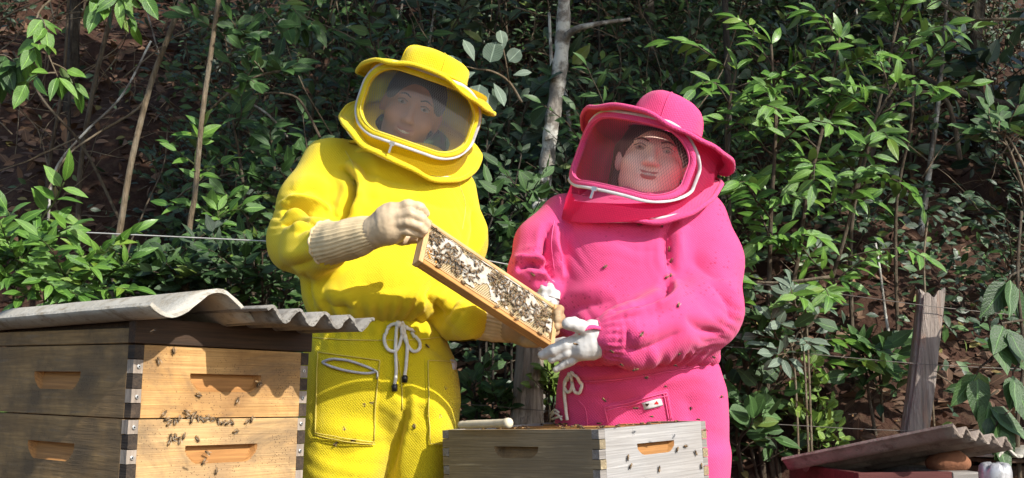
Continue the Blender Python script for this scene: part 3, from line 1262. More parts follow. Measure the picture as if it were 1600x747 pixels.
def post_m(V, Q):
    F = [([P(524, 248, 2.6), P(546, 278, 2.6), P(545, 310, 2.6), P(529, 345, 2.6)], .010, .034),
         ([P(540, 235, 2.6), P(566, 262, 2.6), P(558, 300, 2.6)], .014, .008),
         ([P(436, 330, 2.6), P(462, 324, 2.6), P(486, 335, 2.6), P(506, 345, 2.6)], .010, .034),
         ([P(440, 350, 2.6), P(470, 346, 2.6), P(502, 358, 2.6)], .009, .020),
         ([P(470, 372, 2.6), P(490, 362, 2.6), P(512, 360, 2.6)], .008, .010),
         ([P(455, 300, 2.6), P(478, 290, 2.6), P(496, 305, 2.6)], .012, .006),
         ([P(430, 415, 2.6), P(470, 420, 2.6), P(515, 412, 2.6)], .012, .008),
         ([P(480, 428, 2.6), P(476, 455, 2.6), P(486, 486, 2.6)], .010, .010),
         ([P(640, 300, 2.6), P(690, 315, 2.6), P(736, 305, 2.6)], .025, .007),
         ([P(560, 255, 2.6), P(610, 275, 2.6), P(680, 280, 2.6)], .018, .008),
         ([P(735, 310, 2.6), P(738, 345, 2.6), P(728, 385, 2.6)], .009, .013),
         ([P(695, 430, 2.6), P(672, 462, 2.6), P(690, 492, 2.6)], .013, .012),
         ([P(560, 440, 2.6), P(600, 452, 2.6), P(650, 446, 2.6)], .03, .005),
         ([P(500, 470, 2.6), P(530, 482, 2.6), P(560, 484, 2.6)], .012, .006)]
    V = folds(V, Q, F)
    V = wrinkles(V, Q, [(P(490, 355, 2.62), .075, (.5, 0, 1), .026, .010), (P(455, 335, 2.65), .06, (.2, 0, 1), .024, .008), (P(516, 385, 2.56), .05, (1, 0, -.1), .016, .005), (P(540, 300, 2.64), .07, (1, 0, .35), .03, .006),
                        (P(500, 480, 2.62), .09, (1, 0, .5), .035, .006), (P(690, 480, 2.62), .09, (1, 0, -.6), .03, .007), (P(600, 492, 2.58), .12, (1, 0, .1), .028, .005), (P(725, 490, 2.66), .06, (.6, 0, 1), .022, .006), (P(730, 330, 2.68), .06, (1, 0, .6), .026, .005), (P(620, 270, 2.65), .09, (.1, 0, 1), .03, .004)])
    N = vnormals(V, Q)
    zz = P(600, 497, 2.75).z
    th = np.arctan2(V[:, 1] - 2.78, V[:, 0] - P(590, 497, 2.75).x)
    g = np.exp(-((V[:, 2] - zz) / .03) ** 2) * (np.abs(V[:, 0] - P(590, 500, 2.75).x) < .2)
    V = V + N * (g * .004 * np.sin(th * 34 + 2 * np.sin(th * 5)))[:, None]
    V = V + N * (0.0035 * sn(V * np.array([1, 1, .7]), 22, 3))[:, None]
    return V


jm, VJ, QJ = solid('jacket', jacket_m, [P(425, 230, 2.6), P(755, 510, 2.95), P(600, 300, 3.0), P(600, 300, 2.45)], 0.05, 0.0060, M_YEL, man, 2, post_m)
JM_BVH = bvh_of(VJ, QJ)
for pts in ([(540, 236), (553, 262), (552, 290)], [(716, 285), (727, 320), (722, 360)]):
    stitch(JM_BVH, pts, M_STY, jm, 'seam', .0011, .0006)
# trousers
tr_top = [ring(500, 492, 686, 2.78, .15), ring(512, 484, 690, 2.78, .155), ring(530, 479, 694, 2.79, .165), ring(560, 474, 708, 2.80, .175), ring(600, 471, 716, 2.81, .18),
          ring(630, 471, 717, 2.81, .170), ring(650, 482, 706, 2.81, .150), ring(675, 520, 680, 2.81, .115), ring(700, 570, 650, 2.81, .07)]
leg_a = [ring(560, 480, 630, 2.80, .14), ring(640, 470, 632, 2.79, .14), ring(690, 470, 622, 2.78, .135), ring(747, 470, 602, 2.78, .125), ring(860, 478, 590, 2.79, .105), ring(1010, 486, 580, 2.8, .085), ring(1075, 488, 578, 2.8, .08)]
leg_b = [ring(560, 605, 706, 2.80, .14), ring(640, 620, 718, 2.81, .15), ring(690, 614, 716, 2.82, .14), ring(747, 606, 706, 2.84, .13), ring(860, 602, 698, 2.89, .10), ring(1010, 604, 690, 2.9, .085), ring(1060, 606, 688, 2.9, .08)]


def trousers_m(p):
    d = loft(p, tr_top, 2.4, .02)
    d = smin(d, loft(p, leg_a, 2.3, .02), .018)
    return smin(d, loft(p, leg_b, 2.3, .02), .018)


def post_mt(V, Q):
    V = folds(V, Q, [([P(628, 600, 2.6), P(630, 640, 2.6), P(616, 690, 2.6), P(602, 745, 2.6)], .008, .010),
                     ([P(630, 560, 2.6), P(626, 610, 2.6), P(612, 640, 2.6)], .014, .002),
                     ([P(640, 640, 2.6), P(665, 655, 2.6), P(690, 650, 2.6)], .014, .003),
                     ([P(490, 700, 2.6), P(540, 712, 2.6), P(600, 690, 2.6)], .02, .006),
                     ([P(650, 530, 2.6), P(680, 545, 2.6), P(708, 575, 2.6)], .014, .006)])
    N = vnormals(V, Q)
    zz = P(600, 514, 2.65).z
    th = np.arctan2(V[:, 1] - 2.78, V[:, 0] - P(588, 510, 2.78).x)
    g = np.exp(-((V[:, 2] - zz) / .02) ** 2)
    V = V + N * (g * .006 * np.sin(th * 30 + 2 * np.sin(th * 7)))[:, None]
    g2 = np.exp(-((V[:, 2] - P(600, 525, 2.65).z) / .004) ** 2)
    V = V - N * (g2 * .004)[:, None]
    V = wrinkles(V, Q, [(P(628, 640, 2.66), .09, (.8, 0, 1), .035, .0025), (P(690, 640, 2.68), .07, (.3, 0, 1), .03, .004), (P(520, 720, 2.64), .12, (.2, 0, 1), .045, .005), (P(500, 540, 2.64), .06, (1, 0, .2), .028, .005)])
    V = V + N * (0.003 * sn(V * np.array([1, 1, .6]), 24, 5))[:, None]
    return relax(V, Q, 1)


tm, VT, QT = solid('trousers', trousers_m, [P(468, 500, 2.6), P(722, 1075, 3.0), P(600, 600, 3.02), P(600, 600, 2.55)], 0.05, 0.0075, M_YELP, man, 2, post_mt)
TM_BVH = bvh_of(VT, QT)
for (px, Y) in ((533, 2.78), (650, 2.88)):
    c = P(px, 1075, Y)
    c.z = 0
    V, Q = sdf_surface(lambda p: np.maximum(smin(rc(p, (c.x, Y, .07), (c.x, Y, .2), .058, .06), ellip(p, (c.x, Y - .08, .035), (.052, .13, .055)), .04), -(p[..., 2] - .0)), (c.x - .12, Y - .26, -.01), (c.x + .12, Y + .12, .28), .01, 1)
    link(bpy.data.objects.new('boot', mesh_np('boot', V, Q, M_BLACK)), man)
# pockets, stitching, tapes
pk = patch_on(TM_BVH, [(495, 546), (598, 560), (586, 694), (491, 680)], .005, 'pocket', M_YELP, tm)
for pts in ([(499, 550), (594, 563)], [(499, 550), (495, 678)], [(594, 563), (582, 689)], [(494, 676), (540, 684), (583, 689)], [(497, 680), (540, 688), (584, 693)]):
    stitch(TM_BVH, pts, M_STY, pk, off=.0068)
zl = [(507, 566), (520, 561), (545, 563), (572, 572), (589, 580)]
zl2 = [(507, 566), (525, 574), (550, 580), (574, 583), (589, 580)]
zo = line_on(TM_BVH, zl + zl2[::-1], .0085, 5)
MB().tube(line_on(TM_BVH, zl, .009), .0032, 6).tube(line_on(TM_BVH, zl2, .009), .0032, 6).build('pocket_zip', M_ZIP, pk, smooth=True)
q = line_on(TM_BVH, [(583, 577), (590, 581), (590, 592)], .011, 3)
MB().tube(q, .003, 6).build('zip_pull', M_METAL, pk, smooth=True)
pk2 = patch_on(TM_BVH, [(663, 560), (712, 564), (712, 698), (668, 696)], .005, 'pocket', M_YELP, tm)
for pts in ([(667, 564), (709, 567)], [(667, 564), (671, 692)], [(671, 692), (708, 694)]):
    stitch(TM_BVH, pts, M_STY, pk2, off=.0068)
patch_on(TM_BVH, [(703, 562), (711, 563), (711, 579), (704, 580)], .0085, 'label_tab', M_ZIP, pk2, 4)
stitch(TM_BVH, [(622, 560), (627, 600), (628, 640)], M_STY, tm, off=.002)
stitch(TM_BVH, [(486, 528), (540, 531), (600, 532), (650, 531), (692, 527)], M_STY, tm, off=.003)
# drawstring with two loops and two ends
ds = bpy.data.objects.new('drawstring', None)
link(ds, tm, Matrix.Translation(P(624, 505, 2.6)))
b = MB()
for pts in ([(622, 506), (608, 512), (600, 528), (606, 546), (618, 548), (624, 532), (623, 508)], [(624, 506), (636, 512), (650, 530), (653, 546), (644, 550), (634, 538), (628, 515), (624, 505)],
            [(621, 506), (617, 540), (618, 575), (616, 602)], [(627, 506), (634, 530), (634, 565), (632, 590)]):
    b.tube(line_on(TM_BVH, pts, .009, 8), .0042, 7)
k0 = cast(TM_BVH, 623, 507)[0]
b.sphere(k0 + Vector((0, -.012, 0)), .009, 8, 6)
b.build('cord', M_CORD, ds, smooth=True)
for (x, y) in ((616, 605), (632, 592)):
    h, nn = cast(TM_BVH, x, y)
    MB().tube([h + nn * .009 + Vector((0, 0, .009)), h + nn * .009 + Vector((0, 0, .004)), h + nn * .009 - Vector((0, 0, .009))], [.005, .0075, .0065], 8).build('cord_end', M_BLACK, ds, smooth=True)
# collar, hood, head
hm = HM(P(655, 179, 2.74), 6, 9, 18)
col = [hm @ Vector((0, .02, -.112)), P(640, 250, 2.78), P(628, 266, 2.80)]
b = MB()
cq = catmull(col, 5)
vs, fs = [], []
for i, c in enumerate(cq):
    t = i / (len(cq) - 1)
    for k in range(60):
        th = 2 * math.pi * k / 60
        r = .135 + .012 * math.sin(t * 9 + .8 * math.sin(th * 2)) + .004 * math.sin(th * 9 + t * 4)
        vs.append(c + Vector((math.cos(th) * r * 1.05, math.sin(th) * r * .92, -(.3 * math.cos(th)) * .1)))
fs = [(i * 60 + k, i * 60 + (k + 1) % 60, (i + 1) * 60 + (k + 1) % 60, (i + 1) * 60 + k) for i in range(len(cq) - 1) for k in range(60)]
b.add(vs, fs).build('collar', M_YEL, man, smooth=True)
make_hood(man, hm, M_YELH, M_YEL, M_VEILM, droop=.045, crown_h=.060)
make_head(man, HM(P(642, 176, 2.79), 10, 8, 20) @ Matrix.Scale(.95, 4), M_SKINM, True, False)
# right glove (image left)
knit_cuff_m = bpy.data.objects.new('glove', None)
link(knit_cuff_m, man, Matrix.Translation(P(560, 370, 2.45)))
knit_cuff('cuff', [P(511, 381, 2.515), P(535, 377, 2.475), P(562, 369, 2.445), P(592, 361, 2.42)], [.051, .047, .043, .035], 30, M_KNIT, knit_cuff_m)
Yh = 2.405
hand('hand', ([([P(588, 362, 2.42), P(606, 352, Yh)], [.037, .040]), ([P(607, 338, Yh - .01), P(611, 362, Yh)], [.026, .026]), ([P(616, 331, Yh - .015), P(620, 361, Yh - .01)], [.018, .018])],
              [([P(616, 329, Yh - .02), P(638, 320, Yh - .03), P(655, 324, Yh - .03), P(665, 334, Yh - .015)], [.0135, .0125, .0115, .010]),
               ([P(618, 340, Yh - .025), P(640, 334, Yh - .04), P(658, 341, Yh - .035), P(668, 352, Yh - .02)], [.0135, .0125, .0115, .010]),
               ([P(618, 351, Yh - .025), P(638, 347, Yh - .038), P(654, 353, Yh - .035), P(663, 361, Yh - .025)], [.0130, .0120, .011, .0098]),
               ([P(617, 361, Yh - .018), P(636, 361, Yh - .028), P(657, 366, Yh - .02)], [.0118, .0108, .0090]),
               ([P(604, 366, Yh + .03), P(628, 374, Yh + .06), P(656, 372, Yh + .075)], [.017, .014, .011])]), M_GLOVE, knit_cuff_m)
# left glove (image right), under the frame
gl = bpy.data.objects.new('glove', None)
link(gl, man, Matrix.Translation(P(770, 505, 2.56)))
knit_cuff('cuff', [P(731, 497, 2.685), P(752, 502, 2.679), P(775, 506, 2.672), P(800, 512, 2.696)], [.047, .046, .042, .037], 28, M_KNIT, gl)
hand('hand', ([([P(796, 511, 2.666), P(822, 518, 2.672)], [.036, .036]), ([P(830, 505, 2.660), P(832, 528, 2.654)], [.022, .022])],
              [([P(834, 500, 2.660), P(860, 482, 2.654), P(874, 484, 2.624), P(871, 490, 2.594)], [.013, .012, .0115, .0105]),
               ([P(836, 508, 2.660), P(862, 494, 2.648), P(876, 496, 2.618), P(872, 500, 2.588)], [.013, .012, .0115, .0105]),
               ([P(836, 517, 2.654), P(860, 506, 2.642), P(875, 507, 2.612), P(870, 511, 2.585)], [.013, .012, .011, .010]),
               ([P(834, 526, 2.648), P(856, 520, 2.636), P(868, 519, 2.606), P(864, 522, 2.585)], [.012, .011, .010, .009]),
               ([P(812, 528, 2.678), P(824, 534, 2.642), P(838, 536, 2.612)], [.016, .014, .012])]), M_GLOVED, gl)

# ================================================================ beekeeper in pink
wom = empty('person', (P(1000, 600, YM).x, YM, 0), 'beekeeper in a hot pink suit and veiled hood with white gloves', 'person')
torso_w = [ring(300, 948, 1060, 2.80, .10), ring(318, 905, 1096, 2.80, .13), ring(338, 876, 1112, 2.80, .155), ring(375, 866, 1122, 2.80, .175), ring(430, 864, 1122, 2.79, .19), ring(480, 866, 1118, 2.78, .20),
           ring(525, 866, 1120, 2.77, .205), ring(548, 870, 1122, 2.77, .20), ring(563, 876, 1122, 2.78, .185), ring(574, 882, 1116, 2.79, .17)]


def jacket_w(p):
    d = loft(p, torso_w, 2.35, .02)
    a = chain(p, [P(888, 352, 2.79), P(850, 385, 2.76), P(832, 425, 2.72)], [.082, .072, .060], .03)
    a = smin(a, chain(p, [P(832, 425, 2.72), P(848, 440, 2.71), P(856, 452, 2.70)], [.058, .050, .040], .03), .03)
    d = smin(d, a, .022)
    l = chain(p, [P(1082, 350, 2.77), P(1104, 410, 2.72), P(1100, 482, 2.66)], [.092, .088, .092], .03)
    l = smin(l, chain(p, [P(1098, 488, 2.65), P(1040, 508, 2.56), P(984, 524, 2.525), P(958, 527, 2.512)], [.088, .078, .070, .052], .035), .04)
    l = smin(l, ellip(p, P(1000, 540, 2.53), (.055, .05, .05)), .03)
    return smin(d, l, .022)


def post_w(V, Q):
    F = [([P(862, 340, 2.6), P(855, 372, 2.6), P(860, 410, 2.6), P(872, 438, 2.6)], .009, .026),
         ([P(1062, 335, 2.6), P(1047, 360, 2.6), P(1046, 395, 2.6), P(1048, 425, 2.6)], .012, .015),
         ([P(1048, 430, 2.6), P(1032, 462, 2.6), P(1000, 478, 2.6), P(950, 492, 2.6)], .009, .022),
         ([P(955, 505, 2.6), P(985, 500, 2.6), P(1020, 486, 2.6)], .010, .008),
         ([P(960, 552, 2.6), P(1000, 548, 2.6), P(1060, 520, 2.6)], .016, .007),
         ([P(975, 512, 2.6), P(970, 530, 2.6), P(976, 560, 2.6)], .012, .004),
         ([P(1105, 440, 2.6), P(1130, 470, 2.6), P(1140, 505, 2.6)], .014, .008),
         ([P(1080, 400, 2.6), P(1110, 430, 2.6), P(1150, 440, 2.6)], .016, .005),
         ([P(1060, 500, 2.6), P(1090, 520, 2.6), P(1128, 520, 2.6)], .014, .008),
         ([P(806, 415, 2.6), P(830, 408, 2.6), P(856, 418, 2.6)], .008, .022),
         ([P(815, 392, 2.6), P(836, 396, 2.6), P(858, 390, 2.6)], .010, .007),
         ([P(838, 440, 2.6), P(852, 434, 2.6), P(868, 446, 2.6)], .007, .008),
         ([P(930, 350, 2.6), P(990, 368, 2.6), P(1040, 350, 2.6)], .022, .007),
         ([P(875, 500, 2.6), P(900, 480, 2.6), P(960, 470, 2.6)], .016, .009),
         ([P(880, 525, 2.6), P(905, 548, 2.6), P(950, 560, 2.6)], .013, .008)]
    V = folds(V, Q, F)
    V = wrinkles(V, Q, [(P(830, 420, 2.66), .06, (.3, 0, 1), .022, .008), (P(970, 528, 2.44), .055, (1, 0, 0), .017, .006), (P(1010, 505, 2.48), .06, (1, 0, .6), .026, .005), (P(1050, 380, 2.62), .08, (1, 0, .2), .03, .006), (P(1125, 490, 2.6), .07, (.6, 0, 1), .026, .008),
                        (P(900, 540, 2.6), .09, (1, 0, .4), .032, .007), (P(870, 400, 2.66), .07, (1, 0, .4), .026, .006), (P(1000, 565, 2.58), .14, (1, 0, .05), .03, .004), (P(1090, 530, 2.58), .06, (.4, 0, 1), .024, .006), (P(960, 365, 2.62), .09, (.2, 0, 1), .032, .004)])
    N = vnormals(V, Q)
    zz = P(1000, 566, 2.75).z
    th = np.arctan2(V[:, 1] - 2.78, V[:, 0] - P(1000, 566, 2.75).x)
    g = np.exp(-((V[:, 2] - zz) / .02) ** 2)
    V = V + N * (g * .004 * np.sin(th * 38 + 2 * np.sin(th * 5)))[:, None]
    wz = P(956, 527, 2.512)
    g = np.exp(-((V[:, 0] - wz.x) / .02) ** 2) * (np.linalg.norm(V - np.array(wz), axis=1) < .09)
    V = V + N * (g * .003 * np.sin(np.arctan2(V[:, 1] - wz.y, V[:, 2] - wz.z) * 22))[:, None]
    V = V + N * (0.0035 * sn(V * np.array([1, 1, .7]), 20, 9))[:, None]
    return V


jw, VW, QW = solid('jacket', jacket_w, [P(800, 300, 2.6), P(1162, 578, 2.95), P(1000, 400, 3.02), P(1000, 500, 2.42)], 0.05, 0.0060, M_PINK, wom, 2, post_w)
JW_BVH = bvh_of(VW, QW)
for pts in ([(866, 345), (862, 380), (866, 420)], [(1056, 330), (1040, 370), (1040, 420)]):
    stitch(JW_BVH, pts, M_STP, jw, 'seam', .0011, .0006)
tr_w = [ring(560, 880, 1118, 2.80, .16), ring(580, 874, 1124, 2.81, .165), ring(610, 868, 1133, 2.83, .165), ring(660, 866, 1137, 2.85, .165), ring(720, 868, 1137, 2.86, .165), ring(790, 880, 1128, 2.86, .15)]
lw_a = [ring(700, 868, 1002, 2.86, .15), ring(800, 872, 1000, 2.86, .13), ring(930, 884, 990, 2.84, .11), ring(1075, 890, 980, 2.8, .085)]
lw_b = [ring(700, 1000, 1137, 2.86, .15), ring(800, 1004, 1135, 2.86, .13), ring(930, 1014, 1126, 2.84, .11), ring(1075, 1022, 1118, 2.8, .085)]


def trousers_w(p):
    d = loft(p, tr_w, 2.3, .02)
    d = smin(d, loft(p, lw_a, 2.2, .02), .02)
    return smin(d, loft(p, lw_b, 2.2, .02), .02)


def post_wt(V, Q):
    V = folds(V, Q, [([P(880, 590, 2.6), P(940, 600, 2.6), P(1060, 580, 2.6), P(1125, 570, 2.6)], .010, .008),
                     ([P(940, 625, 2.6), P(990, 640, 2.6), P(960, 655, 2.6)], .02, .006), ([P(1075, 620, 2.6), P(1090, 640, 2.6), P(1085, 660, 2.6)], .03, .005)])
    N = vnormals(V, Q)
    V = wrinkles(V, Q, [(P(900, 620, 2.66), .08, (.5, 0, 1), .03, .006), (P(1100, 600, 2.68), .10, (.3, 0, 1), .04, .004), (P(960, 650, 2.66), .08, (-.2, 0, 1), .03, .004)])
    V = V + N * (0.003 * sn(V * np.array([1, 1, .6]), 20, 15))[:, None]
    return relax(V, Q, 1)


tw, VX, QX = solid('trousers', trousers_w, [P(868, 555, 2.6), P(1137, 1075, 3.0), P(1000, 600, 3.04), P(1000, 600, 2.52)], 0.05, 0.008, M_PINKT, wom, 2, post_wt)
TW_BVH = bvh_of(VX, QX)
for (px, Y) in ((935, 2.8), (1070, 2.8)):
    c = P(px, 1075, Y)
    V, Q = sdf_surface(lambda p: np.maximum(smin(rc(p, (c.x, Y, .07), (c.x, Y, .2), .056, .058), ellip(p, (c.x, Y - .07, .035), (.05, .12, .05)), .04), -(p[..., 2] - .0)), (c.x - .12, Y - .26, -.01), (c.x + .12, Y + .12, .28), .01, 1)
    link(bpy.data.objects.new('boot', mesh_np('boot', V, Q, M_BLACK)), wom)
pk = patch_on(TW_BVH, [(942, 634), (1044, 608), (1054, 665), (950, 690)], .005, 'pocket', M_PINKT, tw)
for pts in ([(945, 637), (1000, 623), (1041, 612)], [(946, 642), (1000, 628), (1042, 617)], [(945, 637), (951, 660)], [(1041, 612), (1049, 655)], [(1036, 614), (1044, 655)]):
    stitch(TW_BVH, pts, M_STP, pk, off=.0068)
patch_on(TW_BVH, [(1001, 628), (1033, 620), (1037, 633), (1006, 642)], .009, 'label_tab', M_ZIP, pk, 6)
for (x, y, m, r) in ((1011, 631, M_IRIS, .0045), (1024, 628, None, .0048)):
    h, nn = cast(TW_BVH, x, y)
    mm = m or plain('red_print', (0.6, 0.02, 0.02), 0.6)
    h = h + nn * .0098
    sx = Vector((nn.y, -nn.x, 0)).normalized() * -1
    if sx.x < 0:
        sx = -sx
    vz = nn.cross(sx)
    if vz.z < 0:
        vz = -vz
    if m:   # heart-like mark
        ol = [(0, -1), (.9, 0), (1, .6), (.5, .8), (0, .45), (-.5, .8), (-1, .6), (-.9, 0)]
    else:   # little house / drop shape
        ol = [(-1, -.8), (1, -.8), (1, -.2), (.3, .4), (0, 1), (-.3, .4), (-1, -.2)]
    vs = [h + sx * (a * r) + vz * (c_ * r) for a, c_ in ol]
    k = len(vs)
    MB().add(vs + [v - nn * .0006 for v in vs], [tuple(range(k))] + [(i, (i + 1) % k, k + (i + 1) % k, k + i) for i in range(k)]).build('label_print', mm, pk)
b = MB()
h, nn = cast(TW_BVH, 1020, 636)
q = line_on(TW_BVH, [(1008, 639), (1020, 636), (1034, 632)], .0098, 4)
b.tube(q, .0008, 4).build('label_print', M_HAIR, pk)
for pts in ([(905, 625), (916, 640), (919, 668)], [(880, 597), (960, 592), (1060, 578), (1120, 566)]):
    stitch(TW_BVH, pts, M_STP, tw, off=.003)
ds = bpy.data.objects.new('drawstring', None)
link(ds, tw, Matrix.Translation(P(896, 585, 2.6)))
b = MB()
for pts in ([(896, 583), (889, 590), (887, 604), (892, 612), (898, 604), (897, 585)], [(897, 582), (906, 588), (912, 602), (908, 613), (900, 608), (897, 590)], [(894, 583), (887, 605), (888, 630), (891, 656)]):
    b.tube(line_on(TW_BVH, pts, .010, 8), .0042, 7)
b.build('cord', M_CORD, ds, smooth=True)
b = MB()
for pts in ([(869, 650), (873, 645), (879, 648), (884, 656)], [(870, 655), (877, 652), (884, 650)], [(868, 646), (874, 640), (880, 644)]):
    b.tube(line_on(TW_BVH, pts, .012, 5) or [P(870, 650, 2.7), P(880, 652, 2.68)], .003, 6)
b.build('hem_lace', M_CORD, tw, smooth=True)
# collar, hood, head
hw_ = HM(P(1008, 277, 2.76), -29, -2, 19) @ Matrix.Scale(1.09, 4)
col = [hw_ @ Vector((0, .02, -.112)), P(1012, 328, 2.78), P(1010, 345, 2.80)]
cq = catmull(col, 5)
vs = []
for i, c in enumerate(cq):
    t = i / (len(cq) - 1)
    for k in range(60):
        th = 2 * math.pi * k / 60
        r = .140 + .014 * math.sin(t * 9 + .8 * math.sin(th * 2)) + .004 * math.sin(th * 9 + t * 4)
        vs.append(c + Vector((math.cos(th) * r * 1.08, math.sin(th) * r * .95, -.03 * math.cos(th))))
fs = [(i * 60 + k, i * 60 + (k + 1) % 60, (i + 1) * 60 + (k + 1) % 60, (i + 1) * 60 + k) for i in range(len(cq) - 1) for k in range(60)]
MB().add(vs, fs).build('collar', M_PINK, wom, smooth=True)
make_hood(wom, hw_, M_PINKH, M_PINKT, M_VEILW, droop=.022, crown_h=.100, crown_r=.084, crown_y=.015, fl_roll=-13, fl_pitch=38, fl_up=.070)
make_head(wom, HM(P(1020, 257, 2.775), -8, -3, 12) @ Matrix.Diagonal((1.12, 1.03, .93, 1)), M_SKINW, True, True)
# left glove (image right), open hand under the frame corner
gl = bpy.data.objects.new('glove', None)
link(gl, wom, Matrix.Translation(P(925, 535, 2.44)))
Yh = 2.505
hd = hand('hand', ([([P(950, 528, 2.514), P(928, 531, 2.505)], [0.0349, 0.0367]), ([P(926, 520, 2.502), P(912, 540, 2.499)], [0.0290, 0.0271]), ([P(926, 545, 2.502), P(908, 546, 2.496)], [0.0232, 0.0213])],
                   [([P(908, 530, Yh), P(884, 538, Yh - .015), P(866, 547, Yh - .01), P(848, 555, Yh + .005)], [0.0155, 0.0150, 0.0141, 0.0125]),
                    ([P(906, 537, Yh + .02), P(880, 535, Yh + .05), P(864, 537, Yh + .07), P(854, 541, Yh + .09)], [0.0145, 0.0125, 0.0117, 0.0107]),
                    ([P(906, 545, Yh - .005), P(886, 551, Yh - .01), P(862, 562, Yh + .0)], [0.0135, 0.0117, 0.0097]),
                    ([P(910, 552, Yh), P(890, 564, Yh), P(869, 577, Yh + .01)], [0.0131, 0.0111, 0.0083]),
                    ([P(922, 520, Yh - .01), P(906, 510, Yh - .04), P(896, 506, Yh - .05), P(888, 506, Yh - .055)], [0.0184, 0.0160, 0.0160, 0.0145])]), M_WHITEG, gl, k=.0045)
knit_cuff('cuff', [P(936, 529, 2.508), P(946, 528, 2.510), P(956, 527, 2.512)], [.041, .0415, .042], 9, M_PINKT, gl, .001)
b = MB()
b.tube(catmull([P(938, 513, 2.470), P(926, 511, 2.462), P(914, 514, 2.460), P(904, 520, 2.468)], 5), .0065, 7, flat=.6)
b.build('thumb_strap', M_PINKT, gl, smooth=True)
# right glove behind the frame
gl = bpy.data.objects.new('glove', None)
link(gl, wom, Matrix.Translation(P(852, 462, 2.62)))
knit_cuff('cuff', [P(853, 450, 2.695), P(855, 459, 2.69), P(854, 470, 2.685)], [.036, .037, .035], 10, M_WHITEG, gl, .0015)
hand('hand', ([([P(854, 468, 2.686), P(846, 488, 2.669)], [.033, .032]), ([P(838, 492, 2.662), P(856, 496, 2.658)], [.020, .020])],
              [([P(834, 494, 2.658), P(826, 510, 2.647), P(824, 524, 2.637)], [.012, .011, .0095]), ([P(840, 497, 2.658), P(834, 514, 2.644), P(832, 528, 2.634)], [.012, .011, .0095]),
               ([P(847, 499, 2.655), P(842, 516, 2.641), P(841, 530, 2.630)], [.012, .011, .0095]), ([P(854, 500, 2.655), P(851, 514, 2.641), P(850, 526, 2.630)], [.011, .010, .009]),
               ([P(856, 480, 2.669), P(864, 478, 2.655), P(864, 474, 2.644)], [.014, .012, .010])]), M_WHITEG, gl, h=.0045)
# ------------------------------------------------------------------ hives
W_HONEY = wood('honey_pine', (0.50, 0.27, 0.085), (0.66, 0.40, 0.16), None, (1.0, 30, 30), 0.8, (0.25, 0.13, 0.05), 0.62, 0.9, pscale=7)
W_HONEY2 = wood('pale_honey_pine', (0.52, 0.31, 0.12), (0.68, 0.45, 0.21), None, (1.0, 30, 30), 0.75, (0.30, 0.19, 0.10), 0.7, 1.0, pscale=8)
W_FRESH = wood('fresh_orange_pine_shaded', (0.32, 0.145, 0.040), (0.46, 0.22, 0.068), None, (1.0, 20, 20))  # fresh orange wood, its colour darkened for the shade inside the hand-holds
W_DARK = wood('weathered_brown_pine', (0.24, 0.145, 0.060), (0.42, 0.26, 0.105), (0.30, 0.21, 0.12), (1.6, 14, 14), 0.8, (0.095, 0.068, 0.040), 0.35, 0.6, pscale=9)  # side boards toned browner and darker than the honey front boards
W_BLACK = wood('charred_pine', (0.035, 0.025, 0.018), (0.095, 0.064, 0.040), None, (1.0, 26, 26), 0.6, (0.012, 0.010, 0.009))
W_RIM = wood('dark_stained_pine', (0.040, 0.024, 0.014), (0.10, 0.052, 0.026), None, (1.0, 22, 22), 0.5, (0.02, 0.014, 0.01))
W_ENDG = wood('grey_end_grain', (0.24, 0.19, 0.15), (0.42, 0.35, 0.28), None, (20, 20, 3))
W_OLIVE = wood('weathered_olive_wood', (0.26, 0.20, 0.115), (0.37, 0.29, 0.17), (0.58, 0.47, 0.29), (0.9, 22, 22), 0.55, (0.15, 0.125, 0.09), pscale=4)  # side boards toned darker olive than the pale grey front boards
W_PALE = wood('weathered_pale_grey_wood', (0.33, 0.315, 0.30), (0.42, 0.405, 0.39), (0.48, 0.46, 0.44), (0.9, 22, 22), 0.35, (0.27, 0.235, 0.20), pscale=5)
W_GREYB = wood('grey_bare_wood', (0.20, 0.18, 0.16), (0.36, 0.33, 0.30), None, (1.0, 26, 26))
W_FRAME = wood('clean_frame_pine', (0.56, 0.32, 0.13), (0.74, 0.48, 0.23), None, (1.2, 30, 30), 0.35, (0.42, 0.20, 0.08), 0.15, 0.4, pscale=9)
W_FRAMEO = wood('orange_frame_pine', (0.50, 0.24, 0.06), (0.66, 0.36, 0.12), None, (1.2, 30, 30), 0.5, (0.30, 0.12, 0.04), 0.2, 0.6, pscale=12)
W_RED = wood('faded_red_paint', (0.085, 0.020, 0.018), (0.13, 0.032, 0.027), None, (1.0, 20, 20), 0.4, (0.10, 0.03, 0.025))


